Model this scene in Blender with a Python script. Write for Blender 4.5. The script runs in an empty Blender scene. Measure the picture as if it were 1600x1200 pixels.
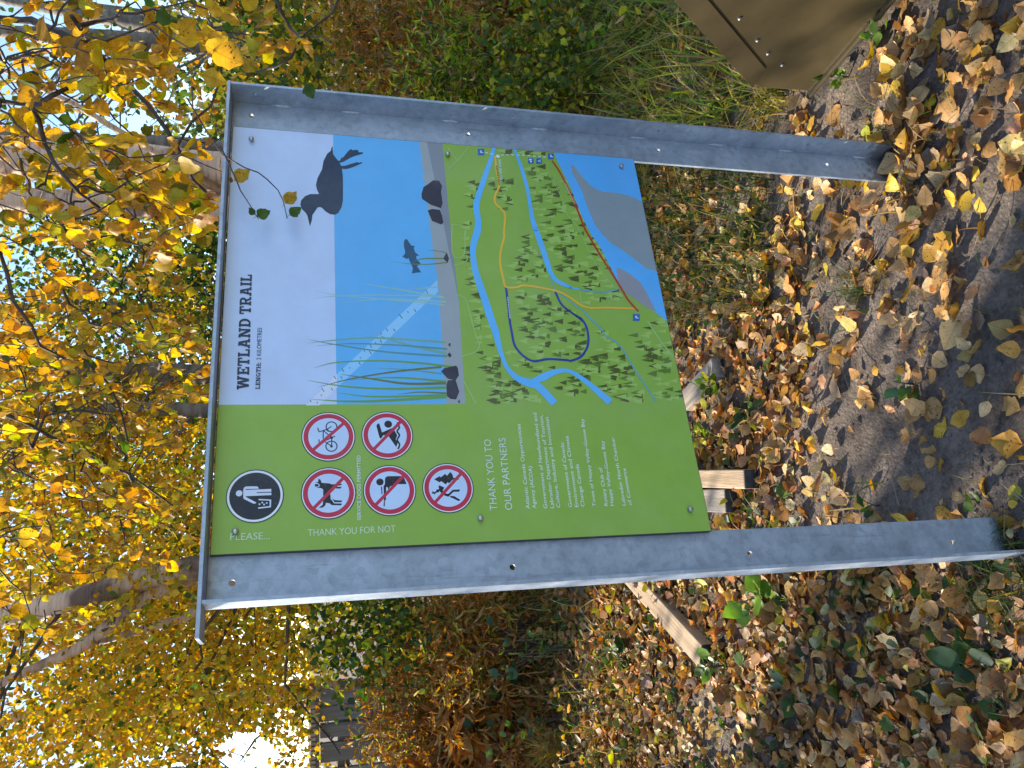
import bpy, math, random
import numpy as np
from mathutils import Matrix, Vector

# ------------------------------------------------------------------ camera, sky, sun, exposure
scene = bpy.context.scene
F_PX, PITCH, ROLL, CAM_H = 1231.0, math.radians(14.615), math.radians(0.2), 1.505
cp, sp = math.cos(PITCH), math.sin(PITCH)
cam_d = bpy.data.cameras.new('camera')
cam = bpy.data.objects.new('camera', cam_d)
scene.collection.objects.link(cam)
cam_d.sensor_fit = 'HORIZONTAL'; cam_d.sensor_width = 36.0
cam_d.lens = F_PX * 36.0 / 1600.0
cam_d.clip_start = 0.05; cam_d.clip_end = 2000
# the phone was held upright but the picture is stored turned a quarter turn: image right = world down
fwd = Vector((0, cp, -sp)); upv = Vector((0, sp, cp)); rgt = Vector((1, 0, 0))
cr, sr = math.cos(ROLL), math.sin(ROLL)
r2 = (rgt * cr + (-upv) * -sr).normalized(); d2 = ((-upv) * cr + rgt * sr).normalized()
M = Matrix(((d2.x, r2.x, -fwd.x), (d2.y, r2.y, -fwd.y), (d2.z, r2.z, -fwd.z))).to_4x4()
M.translation = Vector((0, 0, CAM_H))
cam.matrix_world = M
scene.camera = cam
scene.render.resolution_x, scene.render.resolution_y = 1024, 768

SUN_EL, SUN_AZ = math.radians(28), math.radians(-57)      # azimuth measured from +Y, negative = to the left
w = bpy.data.worlds.new('World'); scene.world = w; w.use_nodes = True
wn = w.node_tree
sky = wn.nodes.new('ShaderNodeTexSky'); sky.sky_type = 'NISHITA'; sky.sun_disc = False
sky.sun_elevation = SUN_EL; sky.sun_rotation = SUN_AZ; sky.altitude = 20; sky.air_density = 0.85; sky.dust_density = 0.05; sky.ozone_density = 1.4
wn.nodes['Background'].inputs['Strength'].default_value = 0.122
wn.links.new(sky.outputs[0], wn.nodes['Background'].inputs[0])
sun_d = bpy.data.lights.new('sun', 'SUN'); sun_d.energy = 3.9; sun_d.angle = math.radians(0.55); sun_d.color = (1.0, 0.90, 0.74)
sun = bpy.data.objects.new('sun', sun_d); scene.collection.objects.link(sun)
S = Vector((math.sin(SUN_AZ) * math.cos(SUN_EL), math.cos(SUN_AZ) * math.cos(SUN_EL), math.sin(SUN_EL)))
sun.rotation_euler = S.to_track_quat('Z', 'Y').to_euler(); sun.location = (-6, 8, 9)
scene.view_settings.view_transform = 'Standard'; scene.view_settings.look = 'None'
scene.view_settings.gamma = 1.0; scene.view_settings.use_curve_mapping = False
scene.view_settings.exposure = 1.55
scene.cycles.max_bounces = 8; scene.cycles.transparent_max_bounces = 4
scene.cycles.use_denoising = True

rng = np.random.default_rng(7)
random.seed(7)
COL = scene.collection

# ------------------------------------------------------------------ helpers
def ray(x, y):
    u, v = 600 - y, x - 800
    uu = cr * u + sr * v; vv = -sr * u + cr * v
    a, b = uu / F_PX, -vv / F_PX
    return np.array([a, cp + b * sp, -sp + b * cp])
def at(x, y, Y):                      # photo pixel at forward distance Y -> world point
    d = ray(x, y); return np.array([0, 0, CAM_H]) + d * (Y / d[1])
def gp(x, y, z=0.0):                  # photo pixel -> point on the ground
    d = ray(x, y); return np.array([0, 0, CAM_H]) + d * ((CAM_H - z) / -d[2])
def project(P):                       # world points (N,3) -> photo pixels x, y and depth
    P = np.asarray(P, float).reshape(-1, 3)
    z = P[:, 2] - CAM_H
    f = P[:, 1] * cp - z * sp; up = P[:, 1] * sp + z * cp
    f = np.where(f < 0.05, 0.05, f)
    uu = P[:, 0] / f * F_PX; vv = -up / f * F_PX
    return 800 + sr * uu + cr * vv, 600 - (cr * uu - sr * vv), f
def lin(c):
    c = np.array(c, float) / 255.0
    return tuple(np.where(c <= 0.04045, c / 12.92, ((c + 0.055) / 1.055) ** 2.4))

def tag(o, label=None, cat=None, group=None, kind=None):
    if label: o['label'] = label
    if cat: o['category'] = cat
    if group: o['group'] = group
    if kind: o['kind'] = kind
    return o
def empty(name, loc=(0, 0, 0), rz=0.0):
    o = bpy.data.objects.new(name, None); COL.objects.link(o)
    o.location = loc; o.rotation_euler = (0, 0, rz); o.empty_display_size = 0.1
    return o
def link(name, me, mat=None, parent=None):
    o = bpy.data.objects.new(name, me); COL.objects.link(o)
    if mat is not None and not me.materials: me.materials.append(mat)
    if parent is not None: o.parent = parent
    return o

def adopt(o, parent):                  # parent an object that was built in world coordinates
    o.parent = parent
    o.matrix_parent_inverse = (Matrix.Translation(parent.location) @ parent.rotation_euler.to_matrix().to_4x4()).inverted()
    return o

class MB:
    def __init__(s): s.v = []; s.f = []
    def add(s, vs, fs):
        n = len(s.v); s.v += [tuple(map(float, p)) for p in vs]; s.f += [tuple(n + i for i in f) for f in fs]; return s
    def box(s, a, b):
        x0, y0, z0 = a; x1, y1, z1 = b
        return s.add([(x0,y0,z0),(x1,y0,z0),(x1,y1,z0),(x0,y1,z0),(x0,y0,z1),(x1,y0,z1),(x1,y1,z1),(x0,y1,z1)],
              [(0,3,2,1),(4,5,6,7),(0,1,5,4),(1,2,6,5),(2,3,7,6),(3,0,4,7)])
    def tube(s, path, radii, n=8, cap=True):
        path = [np.array(p, float) for p in path]
        if np.isscalar(radii): radii = [radii] * len(path)
        ref = np.array([0.31, 0.17, 0.93]); rings = []
        for i, p in enumerate(path):
            t = path[min(i + 1, len(path) - 1)] - path[max(i - 1, 0)]; t = t / (np.linalg.norm(t) + 1e-9)
            a = np.cross(t, ref)
            if np.linalg.norm(a) < 0.1: a = np.cross(t, [1, 0, 0])
            a /= np.linalg.norm(a); b = np.cross(t, a)
            rings.append([p + radii[i] * (math.cos(k * 2 * math.pi / n) * a + math.sin(k * 2 * math.pi / n) * b) for k in range(n)])
        vs = [q for r in rings for q in r]; fs = []
        for i in range(len(path) - 1):
            for k in range(n):
                fs.append((i*n+k, i*n+(k+1) % n, (i+1)*n+(k+1) % n, (i+1)*n+k))
        if cap: fs += [tuple(range(n))[::-1], tuple((len(path)-1)*n + k for k in range(n))]
        return s.add(vs, fs)
    def build(s, name, mat=None, parent=None, smooth=False, bevel=0.0):
        me = bpy.data.meshes.new(name); me.from_pydata(s.v, [], s.f); me.update()
        if smooth: me.shade_smooth()
        o = link(name, me, mat, parent)
        if bevel:
            m = o.modifiers.new('bevel', 'BEVEL'); m.width = bevel; m.segments = 2; m.limit_method = 'ANGLE'
        return o

# ------------------------------------------------------------------ materials
def new_mat(name):
    m = bpy.data.materials.new(name); m.use_nodes = True
    nt = m.node_tree; b = nt.nodes['Principled BSDF']
    return m, nt, b
def nd(nt, t, **kw):
    n = nt.nodes.new(t)
    for k, v in kw.items():
        if k in n.inputs: n.inputs[k].default_value = v
        else: setattr(n, k, v)
    return n
def ramp(nt, fac, stops):
    r = nt.nodes.new('ShaderNodeValToRGB'); e = r.color_ramp.elements
    while len(e) < len(stops): e.new(0.5)
    for i, (p, c) in enumerate(stops):
        e[i].position = p; e[i].color = (*c, 1) if len(c) == 3 else c
    nt.links.new(fac, r.inputs[0]); return r
def noise_mat(name, c1, c2, scale=8, rough=0.7, metal=0.0, bump=0.0, bscale=40, stretch=(1, 1, 1), detail=6, spec=0.5, lo=0.35, hi=0.65):
    m, nt, b = new_mat(name)
    tc = nd(nt, 'ShaderNodeTexCoord'); mp = nd(nt, 'ShaderNodeMapping'); mp.inputs['Scale'].default_value = stretch
    nt.links.new(tc.outputs['Object'], mp.inputs[0])
    n1 = nd(nt, 'ShaderNodeTexNoise', Scale=scale, Detail=detail, Roughness=0.6); nt.links.new(mp.outputs[0], n1.inputs['Vector'])
    r = ramp(nt, n1.outputs[0], [(lo, c1), (hi, c2)])
    nt.links.new(r.outputs[0], b.inputs['Base Color'])
    b.inputs['Roughness'].default_value = rough; b.inputs['Metallic'].default_value = metal; b.inputs['Specular IOR Level'].default_value = spec
    if bump:
        n2 = nd(nt, 'ShaderNodeTexNoise', Scale=bscale, Detail=8, Roughness=0.65); nt.links.new(mp.outputs[0], n2.inputs['Vector'])
        bp = nd(nt, 'ShaderNodeBump', Strength=bump, Distance=0.01); nt.links.new(n2.outputs[0], bp.inputs['Height']); nt.links.new(bp.outputs[0], b.inputs['Normal'])
    return m
def print_mat(name, rgb, rough=0.45):
    m, nt, b = new_mat(name)
    tc = nd(nt, 'ShaderNodeTexCoord'); n1 = nd(nt, 'ShaderNodeTexNoise', Scale=14, Detail=7, Roughness=0.65)
    nt.links.new(tc.outputs['Object'], n1.inputs['Vector'])
    c = np.array(lin(rgb)); r = ramp(nt, n1.outputs[0], [(0.3, tuple(c * 0.93)), (0.7, tuple(np.minimum(c * 1.04, 1)))])
    n2 = nd(nt, 'ShaderNodeTexNoise', Scale=160, Detail=5, Roughness=0.7); nt.links.new(tc.outputs['Object'], n2.inputs['Vector'])
    d = ramp(nt, n2.outputs[0], [(0.62, (0, 0, 0)), (0.72, (0.28,) * 3)])                                                  # dust and fly specks
    mx = nd(nt, 'ShaderNodeMix', data_type='RGBA'); nt.links.new(d.outputs[0], mx.inputs[0]); nt.links.new(r.outputs[0], mx.inputs[6]); mx.inputs[7].default_value = (0.42, 0.40, 0.36, 1)
    n3 = nd(nt, 'ShaderNodeTexNoise', Scale=5, Detail=6, Roughness=0.7); nt.links.new(tc.outputs['Object'], n3.inputs['Vector'])
    d3 = ramp(nt, n3.outputs[0], [(0.45, (0, 0, 0)), (0.75, (0.13,) * 3)])
    mx2 = nd(nt, 'ShaderNodeMix', data_type='RGBA'); nt.links.new(d3.outputs[0], mx2.inputs[0]); nt.links.new(mx.outputs[2], mx2.inputs[6]); mx2.inputs[7].default_value = (0.5, 0.49, 0.46, 1)
    nt.links.new(mx2.outputs[2], b.inputs['Base Color']); b.inputs['Specular IOR Level'].default_value = 0.35
    rr = ramp(nt, n3.outputs[0], [(0.3, (rough - .1,) * 3), (0.7, (rough + .15,) * 3)]); nt.links.new(rr.outputs[0], b.inputs['Roughness'])
    return m
def leaf_mat(name, trans=0.45, rough=0.45, spots=True, spec=0.35):
    m, nt, b = new_mat(name)
    at_ = nd(nt, 'ShaderNodeAttribute', attribute_name='Col'); uv = nd(nt, 'ShaderNodeUVMap')
    col = at_.outputs['Color']
    # each leaf's own coordinates, shifted by its colour so that no two leaves carry the same marks
    vc = nd(nt, 'ShaderNodeVectorMath', operation='SCALE'); vc.inputs['Scale'].default_value = 60.0; nt.links.new(col, vc.inputs[0])
    va = nd(nt, 'ShaderNodeVectorMath', operation='ADD'); nt.links.new(uv.outputs[0], va.inputs[0]); nt.links.new(vc.outputs[0], va.inputs[1]); geo = va
    nz = nd(nt, 'ShaderNodeTexNoise', Scale=2.4, Detail=5); nt.links.new(geo.outputs[0], nz.inputs['Vector'])
    mul = nd(nt, 'ShaderNodeMix', data_type='RGBA', blend_type='MULTIPLY'); mul.inputs[0].default_value = 1.0
    rr = ramp(nt, nz.outputs[0], [(0.3, (0.72, 0.68, 0.6)), (0.7, (1.12, 1.12, 1.1))])
    nt.links.new(col, mul.inputs[6]); nt.links.new(rr.outputs[0], mul.inputs[7])
    out = mul.outputs[2]
    if spots:
        # midrib and side veins from the leaf's own coordinates, dark rust spots from noise
        sepn = nd(nt, 'ShaderNodeSeparateXYZ'); nt.links.new(uv.outputs[0], sepn.inputs[0])
        ab = nd(nt, 'ShaderNodeMath', operation='SUBTRACT'); ab.inputs[1].default_value = 0.5; nt.links.new(sepn.outputs[0], ab.inputs[0])
        ab2 = nd(nt, 'ShaderNodeMath', operation='ABSOLUTE'); nt.links.new(ab.outputs[0], ab2.inputs[0])
        ma = nd(nt, 'ShaderNodeMath', operation='MULTIPLY_ADD'); ma.inputs[1].default_value = -0.9; nt.links.new(ab2.outputs[0], ma.inputs[0]); nt.links.new(sepn.outputs[1], ma.inputs[2])
        mm = nd(nt, 'ShaderNodeMath', operation='MULTIPLY'); mm.inputs[1].default_value = 44.0; nt.links.new(ma.outputs[0], mm.inputs[0])
        si = nd(nt, 'ShaderNodeMath', operation='SINE'); nt.links.new(mm.outputs[0], si.inputs[0])
        vr = ramp(nt, si.outputs[0], [(0.80, (1, 1, 1)), (1.0, (0.84, 0.82, 0.74))])
        mr = ramp(nt, ab2.outputs[0], [(0.0, (0.78, 0.72, 0.6)), (0.035, (1, 1, 1))])
        m1 = nd(nt, 'ShaderNodeMix', data_type='RGBA', blend_type='MULTIPLY'); m1.inputs[0].default_value = 1.0
        nt.links.new(out, m1.inputs[6]); nt.links.new(vr.outputs[0], m1.inputs[7])
        m2 = nd(nt, 'ShaderNodeMix', data_type='RGBA', blend_type='MULTIPLY'); m2.inputs[0].default_value = 1.0
        nt.links.new(m1.outputs[2], m2.inputs[6]); nt.links.new(mr.outputs[0], m2.inputs[7])
        vo = nd(nt, 'ShaderNodeTexVoronoi', Scale=8.0); nt.links.new(geo.outputs[0], vo.inputs['Vector'])
        if True:
            sp_ = ramp(nt, vo.outputs['Distance'], [(0.15, (1, 1, 1)), (0.27, (0, 0, 0))])
            big = nd(nt, 'ShaderNodeTexNoise', Scale=1.3, Detail=2); nt.links.new(geo.outputs[0], big.inputs['Vector'])
            bg = ramp(nt, big.outputs[0], [(0.44, (0, 0, 0)), (0.56, (1, 1, 1))])
            mx = nd(nt, 'ShaderNodeMath', operation='MULTIPLY'); nt.links.new(sp_.outputs[0], mx.inputs[0]); nt.links.new(bg.outputs[0], mx.inputs[1])
            m3 = nd(nt, 'ShaderNodeMix', data_type='RGBA'); nt.links.new(mx.outputs[0], m3.inputs[0]); nt.links.new(m2.outputs[2], m3.inputs[6])
            m3.inputs[7].default_value = (0.07, 0.03, 0.012, 1); out = m3.outputs[2]
    nt.links.new(out, b.inputs['Base Color']); b.inputs['Roughness'].default_value = rough; b.inputs['Specular IOR Level'].default_value = spec
    tr = nd(nt, 'ShaderNodeBsdfTranslucent')
    hs = nd(nt, 'ShaderNodeHueSaturation', Saturation=1.12, Value=1.25); nt.links.new(out, hs.inputs['Color']); nt.links.new(hs.outputs[0], tr.inputs[0])
    ms = nd(nt, 'ShaderNodeMixShader'); ms.inputs[0].default_value = trans
    nt.links.new(b.outputs[0], ms.inputs[1]); nt.links.new(tr.outputs[0], ms.inputs[2])
    nt.links.new(ms.outputs[0], nt.nodes['Material Output'].inputs[0])
    return m

MAT = {}
MAT['near_leaf'] = leaf_mat('near_leaf', 0.55)
MAT['far_leaf'] = leaf_mat('far_leaf', 0.55, spots=False)
MAT['litter'] = leaf_mat('litter_leaf', 0.2, rough=0.55)
MAT['grass'] = leaf_mat('grass_blade', 0.35, rough=0.5, spots=False)
MAT['twig'] = noise_mat('twig_bark', (0.035, 0.022, 0.018), (0.09, 0.06, 0.045), scale=30, rough=0.7, bump=0.3)
MAT['grey_bark'] = noise_mat('grey_bark', (0.10, 0.085, 0.07), (0.26, 0.22, 0.175), scale=5, stretch=(1, 1, 3), rough=0.85, bump=0.5, bscale=25)
def birch_mat():
    m, nt, b = new_mat('birch_bark')
    tc = nd(nt, 'ShaderNodeTexCoord'); mp = nd(nt, 'ShaderNodeMapping'); mp.inputs['Scale'].default_value = (6, 6, 60)
    nt.links.new(tc.outputs['Object'], mp.inputs[0])
    n1 = nd(nt, 'ShaderNodeTexNoise', Scale=1.0, Detail=5, Roughness=0.6); nt.links.new(mp.outputs[0], n1.inputs['Vector'])
    r1 = ramp(nt, n1.outputs[0], [(0.33, (0.06, 0.035, 0.025)), (0.40, (0.54, 0.355, 0.24)), (0.7, (0.76, 0.54, 0.38))])
    n2 = nd(nt, 'ShaderNodeTexNoise', Scale=2.2, Detail=5); nt.links.new(tc.outputs['Object'], n2.inputs['Vector'])
    r2_ = ramp(nt, n2.outputs[0], [(0.36, (0.22, 0.17, 0.14)), (0.46, (0.9, 0.86, 0.82)), (0.7, (1.1, 1.05, 1.0))])
    mu = nd(nt, 'ShaderNodeMix', data_type='RGBA', blend_type='MULTIPLY'); mu.inputs[0].default_value = 1.0
    nt.links.new(r1.outputs[0], mu.inputs[6]); nt.links.new(r2_.outputs[0], mu.inputs[7]); nt.links.new(mu.outputs[2], b.inputs['Base Color'])
    b.inputs['Roughness'].default_value = 0.55
    bp = nd(nt, 'ShaderNodeBump', Strength=0.5, Distance=0.01); nt.links.new(n1.outputs[0], bp.inputs['Height']); nt.links.new(bp.outputs[0], b.inputs['Normal'])
    return m
MAT['birch'] = birch_mat()
def galv_mat():
    m, nt, b = new_mat('galvanised_steel')
    tc = nd(nt, 'ShaderNodeTexCoord')
    v = nd(nt, 'ShaderNodeTexVoronoi', Scale=70.0); nt.links.new(tc.outputs['Object'], v.inputs['Vector'])
    n1 = nd(nt, 'ShaderNodeTexNoise', Scale=9, Detail=7, Roughness=0.65); nt.links.new(tc.outputs['Object'], n1.inputs['Vector'])
    n2 = nd(nt, 'ShaderNodeTexNoise', Scale=60, Detail=6, Roughness=0.7); nt.links.new(tc.outputs['Object'], n2.inputs['Vector'])
    r1 = ramp(nt, n1.outputs[0], [(0.3, (0.29, 0.345, 0.42)), (0.7, (0.46, 0.52, 0.605))])
    r2_ = ramp(nt, n2.outputs[0], [(0.35, (0.84, 0.84, 0.85)), (0.52, (1, 1, 1)), (0.68, (1.0, 1.0, 1.0)), (0.76, (1.25, 1.25, 1.25))])
    mu = nd(nt, 'ShaderNodeMix', data_type='RGBA', blend_type='MULTIPLY'); mu.inputs[0].default_value = 1.0
    nt.links.new(r1.outputs[0], mu.inputs[6]); nt.links.new(r2_.outputs[0], mu.inputs[7])
    r4 = ramp(nt, v.outputs['Color'], [(0.0, (0.88, 0.88, 0.89)), (1.0, (1.1, 1.1, 1.1))])                       # zinc spangle
    mu3 = nd(nt, 'ShaderNodeMix', data_type='RGBA', blend_type='MULTIPLY'); mu3.inputs[0].default_value = 1.0
    nt.links.new(mu.outputs[2], mu3.inputs[6]); nt.links.new(r4.outputs[0], mu3.inputs[7])
    mp = nd(nt, 'ShaderNodeMapping'); mp.inputs['Scale'].default_value = (40, 40, 2.5); nt.links.new(tc.outputs['Object'], mp.inputs[0])
    n5 = nd(nt, 'ShaderNodeTexNoise', Scale=1.0, Detail=6, Roughness=0.7); nt.links.new(mp.outputs[0], n5.inputs['Vector'])   # drips and scuffs
    r5 = ramp(nt, n5.outputs[0], [(0.28, (0.62, 0.60, 0.58)), (0.40, (1, 1, 1)), (0.66, (1, 1, 1)), (0.78, (1.3, 1.3, 1.32))])
    mu4 = nd(nt, 'ShaderNodeMix', data_type='RGBA', blend_type='MULTIPLY'); mu4.inputs[0].default_value = 0.8
    nt.links.new(mu3.outputs[2], mu4.inputs[6]); nt.links.new(r5.outputs[0], mu4.inputs[7])
    sx = nd(nt, 'ShaderNodeSeparateXYZ'); nt.links.new(tc.outputs['Object'], sx.inputs[0])                          # splashed mud on the bottom few centimetres
    md = nd(nt, 'ShaderNodeMath', operation='MULTIPLY_ADD'); md.inputs[1].default_value = 0.20; nt.links.new(n2.outputs[0], md.inputs[0]); md.inputs[2].default_value = -0.02
    lt = nd(nt, 'ShaderNodeMath', operation='SUBTRACT'); nt.links.new(md.outputs[0], lt.inputs[0]); nt.links.new(sx.outputs[2], lt.inputs[1])
    mr_ = ramp(nt, lt.outputs[0], [(0.0, (0, 0, 0)), (0.04, (0.75,) * 3)])
    mm_ = nd(nt, 'ShaderNodeMix', data_type='RGBA'); nt.links.new(mr_.outputs[0], mm_.inputs[0]); nt.links.new(mu4.outputs[2], mm_.inputs[6]); mm_.inputs[7].default_value = (0.12, 0.095, 0.075, 1)
    nt.links.new(mm_.outputs[2], b.inputs['Base Color'])
    b.inputs['Metallic'].default_value = 0.5
    rr = ramp(nt, n1.outputs[0], [(0.3, (0.5,) * 3), (0.7, (0.66,) * 3)]); nt.links.new(rr.outputs[0], b.inputs['Roughness'])
    bp = nd(nt, 'ShaderNodeBump', Strength=0.12, Distance=0.004); nt.links.new(n2.outputs[0], bp.inputs['Height']); nt.links.new(bp.outputs[0], b.inputs['Normal'])
    return m
MAT['galv'] = galv_mat()
MAT['bolt'] = noise_mat('bolt_zinc', (0.35, 0.35, 0.34), (0.55, 0.55, 0.53), scale=200, rough=0.45, metal=0.8)
MAT['weld'] = noise_mat('weld_bead', (0.36, 0.41, 0.48), (0.52, 0.57, 0.64), scale=150, rough=0.6, metal=0.3)
MAT['panel_core'] = noise_mat('panel_core', (0.05, 0.05, 0.05), (0.09, 0.085, 0.08), scale=30, rough=0.6)
MAT['olive'] = noise_mat('olive_paint', (0.034, 0.025, 0.011), (0.060, 0.044, 0.019), scale=3, rough=0.40, bump=0.10, bscale=60, detail=8)
def wood_mat(name, c1, c2, axis=1, rough=0.75):
    st = [26, 26, 26]; st[axis] = 1.6
    return noise_mat(name, c1, c2, scale=1.0, stretch=tuple(st), rough=rough, bump=0.5, bscale=2.5, detail=9, lo=0.3, hi=0.7)
MAT['fresh_wood'] = wood_mat('cut_timber', (0.30, 0.20, 0.115), (0.60, 0.45, 0.28))
MAT['dark_end'] = noise_mat('dark_timber_end', (0.012, 0.014, 0.02), (0.05, 0.052, 0.062), scale=30, rough=0.7, bump=.4)  # near-black blue-grey for the timbers' near ends
MAT['old_wood'] = wood_mat('weathered_board', (0.085, 0.075, 0.066), (0.23, 0.205, 0.175), axis=2)
MAT['grey_wood'] = wood_mat('grey_timber', (0.20, 0.165, 0.125), (0.50, 0.42, 0.33))

# ------------------------------------------------------------------ leaves
def leaf_template(rows, fold, curl, twist, wav, rs, petiole=0.28, shape=0, jag=0.09):
    t = np.linspace(0, 1, rows)
    prof = {0: lambda s: 0.43 * np.sin(np.pi * np.clip(s, 0, 1) ** 0.66) ** 0.85,     # birch
            1: lambda s: 0.40 * np.sin(np.pi * s ** 0.8) ** 0.9,                                          # oval
            2: lambda s: 0.085 * np.sin(np.pi * s ** 0.75) ** 0.9}[shape]                                 # willow
    V = []; UV = []
    ang = 0.0
    pos = np.array([0.0, 0.0, 0.0]); st = 1.0 / (rows - 1)
    for i, s in enumerate(t):
        w_ = max(prof(s), 0.0) * (1 + rs.uniform(-jag, jag) * (0 < i < rows - 1))
        wl = w_ * (1 + rs.uniform(-jag, jag)); wr = w_ * (1 + rs.uniform(-jag, jag))
        fz = fold * w_ + wav * rs.uniform(-1, 1) * 0.10
        fz2 = fold * w_ + wav * rs.uniform(-1, 1) * 0.10
        tw = twist * (s - 0.3)
        c_, s_ = math.cos(ang), math.sin(ang)
        for side, ww, ff in ((-1, wl, fz), (0, 0, 0), (1, wr, fz2)):
            x = side * ww * 0.92; z = ff
            x, z = x * math.cos(tw) - z * math.sin(tw), x * math.sin(tw) + z * math.cos(tw)
            V.append((x, pos[1] - s_ * z, pos[2] + c_ * z)); UV.append((0.5 + side * ww * 0.8, s))
        pos = pos + np.array([0, math.cos(ang) * st, math.sin(ang) * st]); ang += curl * st
    T = []
    for i in range(rows - 1):
        for k in (0, 1):
            a, b, c, d = i * 3 + k, i * 3 + k + 1, (i + 1) * 3 + k + 1, (i + 1) * 3 + k
            T += [(a, b, c), (a, c, d)]
    if petiole:
        n = len(V); V += [(-0.012, -petiole, -0.05), (0.012, -petiole, -0.05), (0.012, 0.02, 0.0), (-0.012, 0.02, 0.0)]
        UV += [(0.5, 0)] * 4; T += [(n, n + 1, n + 2), (n, n + 2, n + 3)]
    V = np.array(V, float)
    return V, np.array(T, int), np.array(UV, float)
def diamond(fold=0.25, wd=0.34):
    V = np.array([(0, 0, 0), (-wd, 0.42, fold * wd), (0, 1, 0), (wd, 0.42, fold * wd), ], float)
    return V, np.array([(0, 2, 1), (0, 3, 2)]), np.array([(0.5, 0), (0.1, 0.4), (0.5, 1), (0.9, 0.4)], float)
def hexleaf(fold=0.25, wd=0.36):
    V = np.array([(0, 0, 0), (-wd, 0.28, fold * wd), (-wd * .72, 0.68, fold * wd * .7), (0, 1, -0.04), (wd * .72, 0.68, fold * wd * .7), (wd, 0.28, fold * wd)], float)
    return V, np.array([(0, 2, 1), (0, 3, 2), (0, 4, 3), (0, 5, 4)]), np.array([(0.5, 0), (0.1, 0.3), (0.2, 0.7), (0.5, 1), (0.8, 0.7), (0.9, 0.3)], float)

rt = np.random.default_rng(3)
T_NEAR = [leaf_template(9, f, c, tw, wv, rt) for f, c, tw, wv in ((0.15, 0.5, 0.2, 0.3), (0.35, 0.9, -0.5, 0.4), (0.05, -0.4, 0.6, 0.5), (0.5, 1.3, 0.3, 0.3), (0.22, 0.2, -0.2, 0.6))]
T_LIT = [leaf_template(9, f, c, tw, wv, rt, petiole=p, jag=jg) for f, c, tw, wv, p, jg in ((0.12, 0.5, 0.3, 0.4, .3, .08), (0.45, 1.4, 0.6, 0.5, .25, .1), (-0.2, -0.9, -0.3, 0.5, .3, .1), (0.7, 2.2, 0.7, 0.6, .0, .14), (0.85, 0.8, -0.3, 0.6, .2, .12), (0.05, 0.2, 0.1, 0.3, .3, .08),
         (0.6, 2.8, 1.0, 0.7, .1, .16), (0.1, 0.9, -0.5, 0.5, .25, .1), (1.2, 1.0, 0.5, 0.5, .2, .14), (0.2, -0.6, 0.3, 0.5, 0, .2))]
NLIT = len(T_LIT); CURLED = (1, 3, 4, 6, 8); LITP = np.array([4, 1.6, 3, .7, 1.2, 4, .5, 2.2, .8, 1.4]); LITP = LITP / LITP.sum()
T_FAR = [hexleaf(0.2), hexleaf(0.5), hexleaf(-0.15, 0.42)]
T_TINY = [diamond(0.2), diamond(0.5, 0.42)]

def basis(D, N):
    D = D / (np.linalg.norm(D, axis=1, keepdims=True) + 1e-9)
    N = N - D * (D * N).sum(1, keepdims=True); N = N / (np.linalg.norm(N, axis=1, keepdims=True) + 1e-9)
    X = np.cross(D, N); return X, D, N
def leaf_arrays(P, D, N, size, col, templates, which=None):
    n = len(P); which = rng.integers(0, len(templates), n) if which is None else which
    X, D, N = basis(D, N); Vs, Ts, Us, Cs = [], [], [], []; off = 0
    for k, (tv, tt, tu) in enumerate(templates):
        idx = np.nonzero(which == k)[0]
        if len(idx) == 0: continue
        sz = size[idx][:, None, None]
        V = P[idx][:, None, :] + sz * (tv[None, :, 0:1] * X[idx][:, None, :] + tv[None, :, 1:2] * D[idx][:, None, :] + tv[None, :, 2:3] * N[idx][:, None, :])
        m = len(idx); nv = len(tv)
        Vs.append(V.reshape(-1, 3)); Ts.append((tt[None] + (np.arange(m) * nv)[:, None, None]).reshape(-1, 3) + off); off += m * nv
        Us.append(np.tile(tu, (m, 1))); Cs.append(np.repeat(col[idx], nv, axis=0))
    return np.concatenate(Vs), np.concatenate(Ts), np.concatenate(Us), np.concatenate(Cs)
def mesh_from(name, V, T, UV, C, smooth=False):
    me = bpy.data.meshes.new(name)
    me.vertices.add(len(V)); me.vertices.foreach_set('co', V.astype(np.float32).ravel())
    me.loops.add(len(T) * 3); me.loops.foreach_set('vertex_index', T.astype(np.int32).ravel())
    me.polygons.add(len(T)); me.polygons.foreach_set('loop_start', (np.arange(len(T)) * 3).astype(np.int32))
    me.polygons.foreach_set('loop_total', np.full(len(T), 3, np.int32))
    uvl = me.uv_layers.new(name='UVMap'); uvl.data.foreach_set('uv', UV[T.ravel()].astype(np.float32).ravel())
    ca = me.color_attributes.new('Col', 'FLOAT_COLOR', 'POINT')
    ca.data.foreach_set('color', np.concatenate([C, np.ones((len(C), 1))], 1).astype(np.float32).ravel())
    me.update(calc_edges=True); me.validate()
    if smooth: me.shade_smooth()
    return me
def rand_dirs(n):
    v = rng.normal(size=(n, 3)); return v / np.linalg.norm(v, axis=1, keepdims=True)
PAL = {'yellow': (0.72, 0.47, 0.055), 'gold': (0.60, 0.335, 0.045), 'lime': (0.46, 0.43, 0.045), 'olive': (0.20, 0.19, 0.03), 'green': (0.075, 0.135, 0.022),
       'dgreen': (0.03, 0.065, 0.018), 'tan': (0.56, 0.315, 0.115), 'pale': (0.70, 0.47, 0.225), 'brown': (0.27, 0.125, 0.04), 'rust': (0.48, 0.21, 0.05), 'grey': (0.28, 0.21, 0.15),
       'orange': (0.52, 0.25, 0.05), 'straw': (0.45, 0.33, 0.14)}
def colours(n, mix, jit=0.16):
    names = list(mix); p = np.array([mix[k] for k in names], float); p /= p.sum()
    c = np.array([PAL[k] for k in names])[rng.choice(len(names), n, p=p)]
    return np.clip(c * (1 + jit * rng.normal(size=(n, 1))) * (1 + 0.08 * rng.normal(size=(n, 3))), 0.005, 0.9)
VAR = {}
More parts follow.
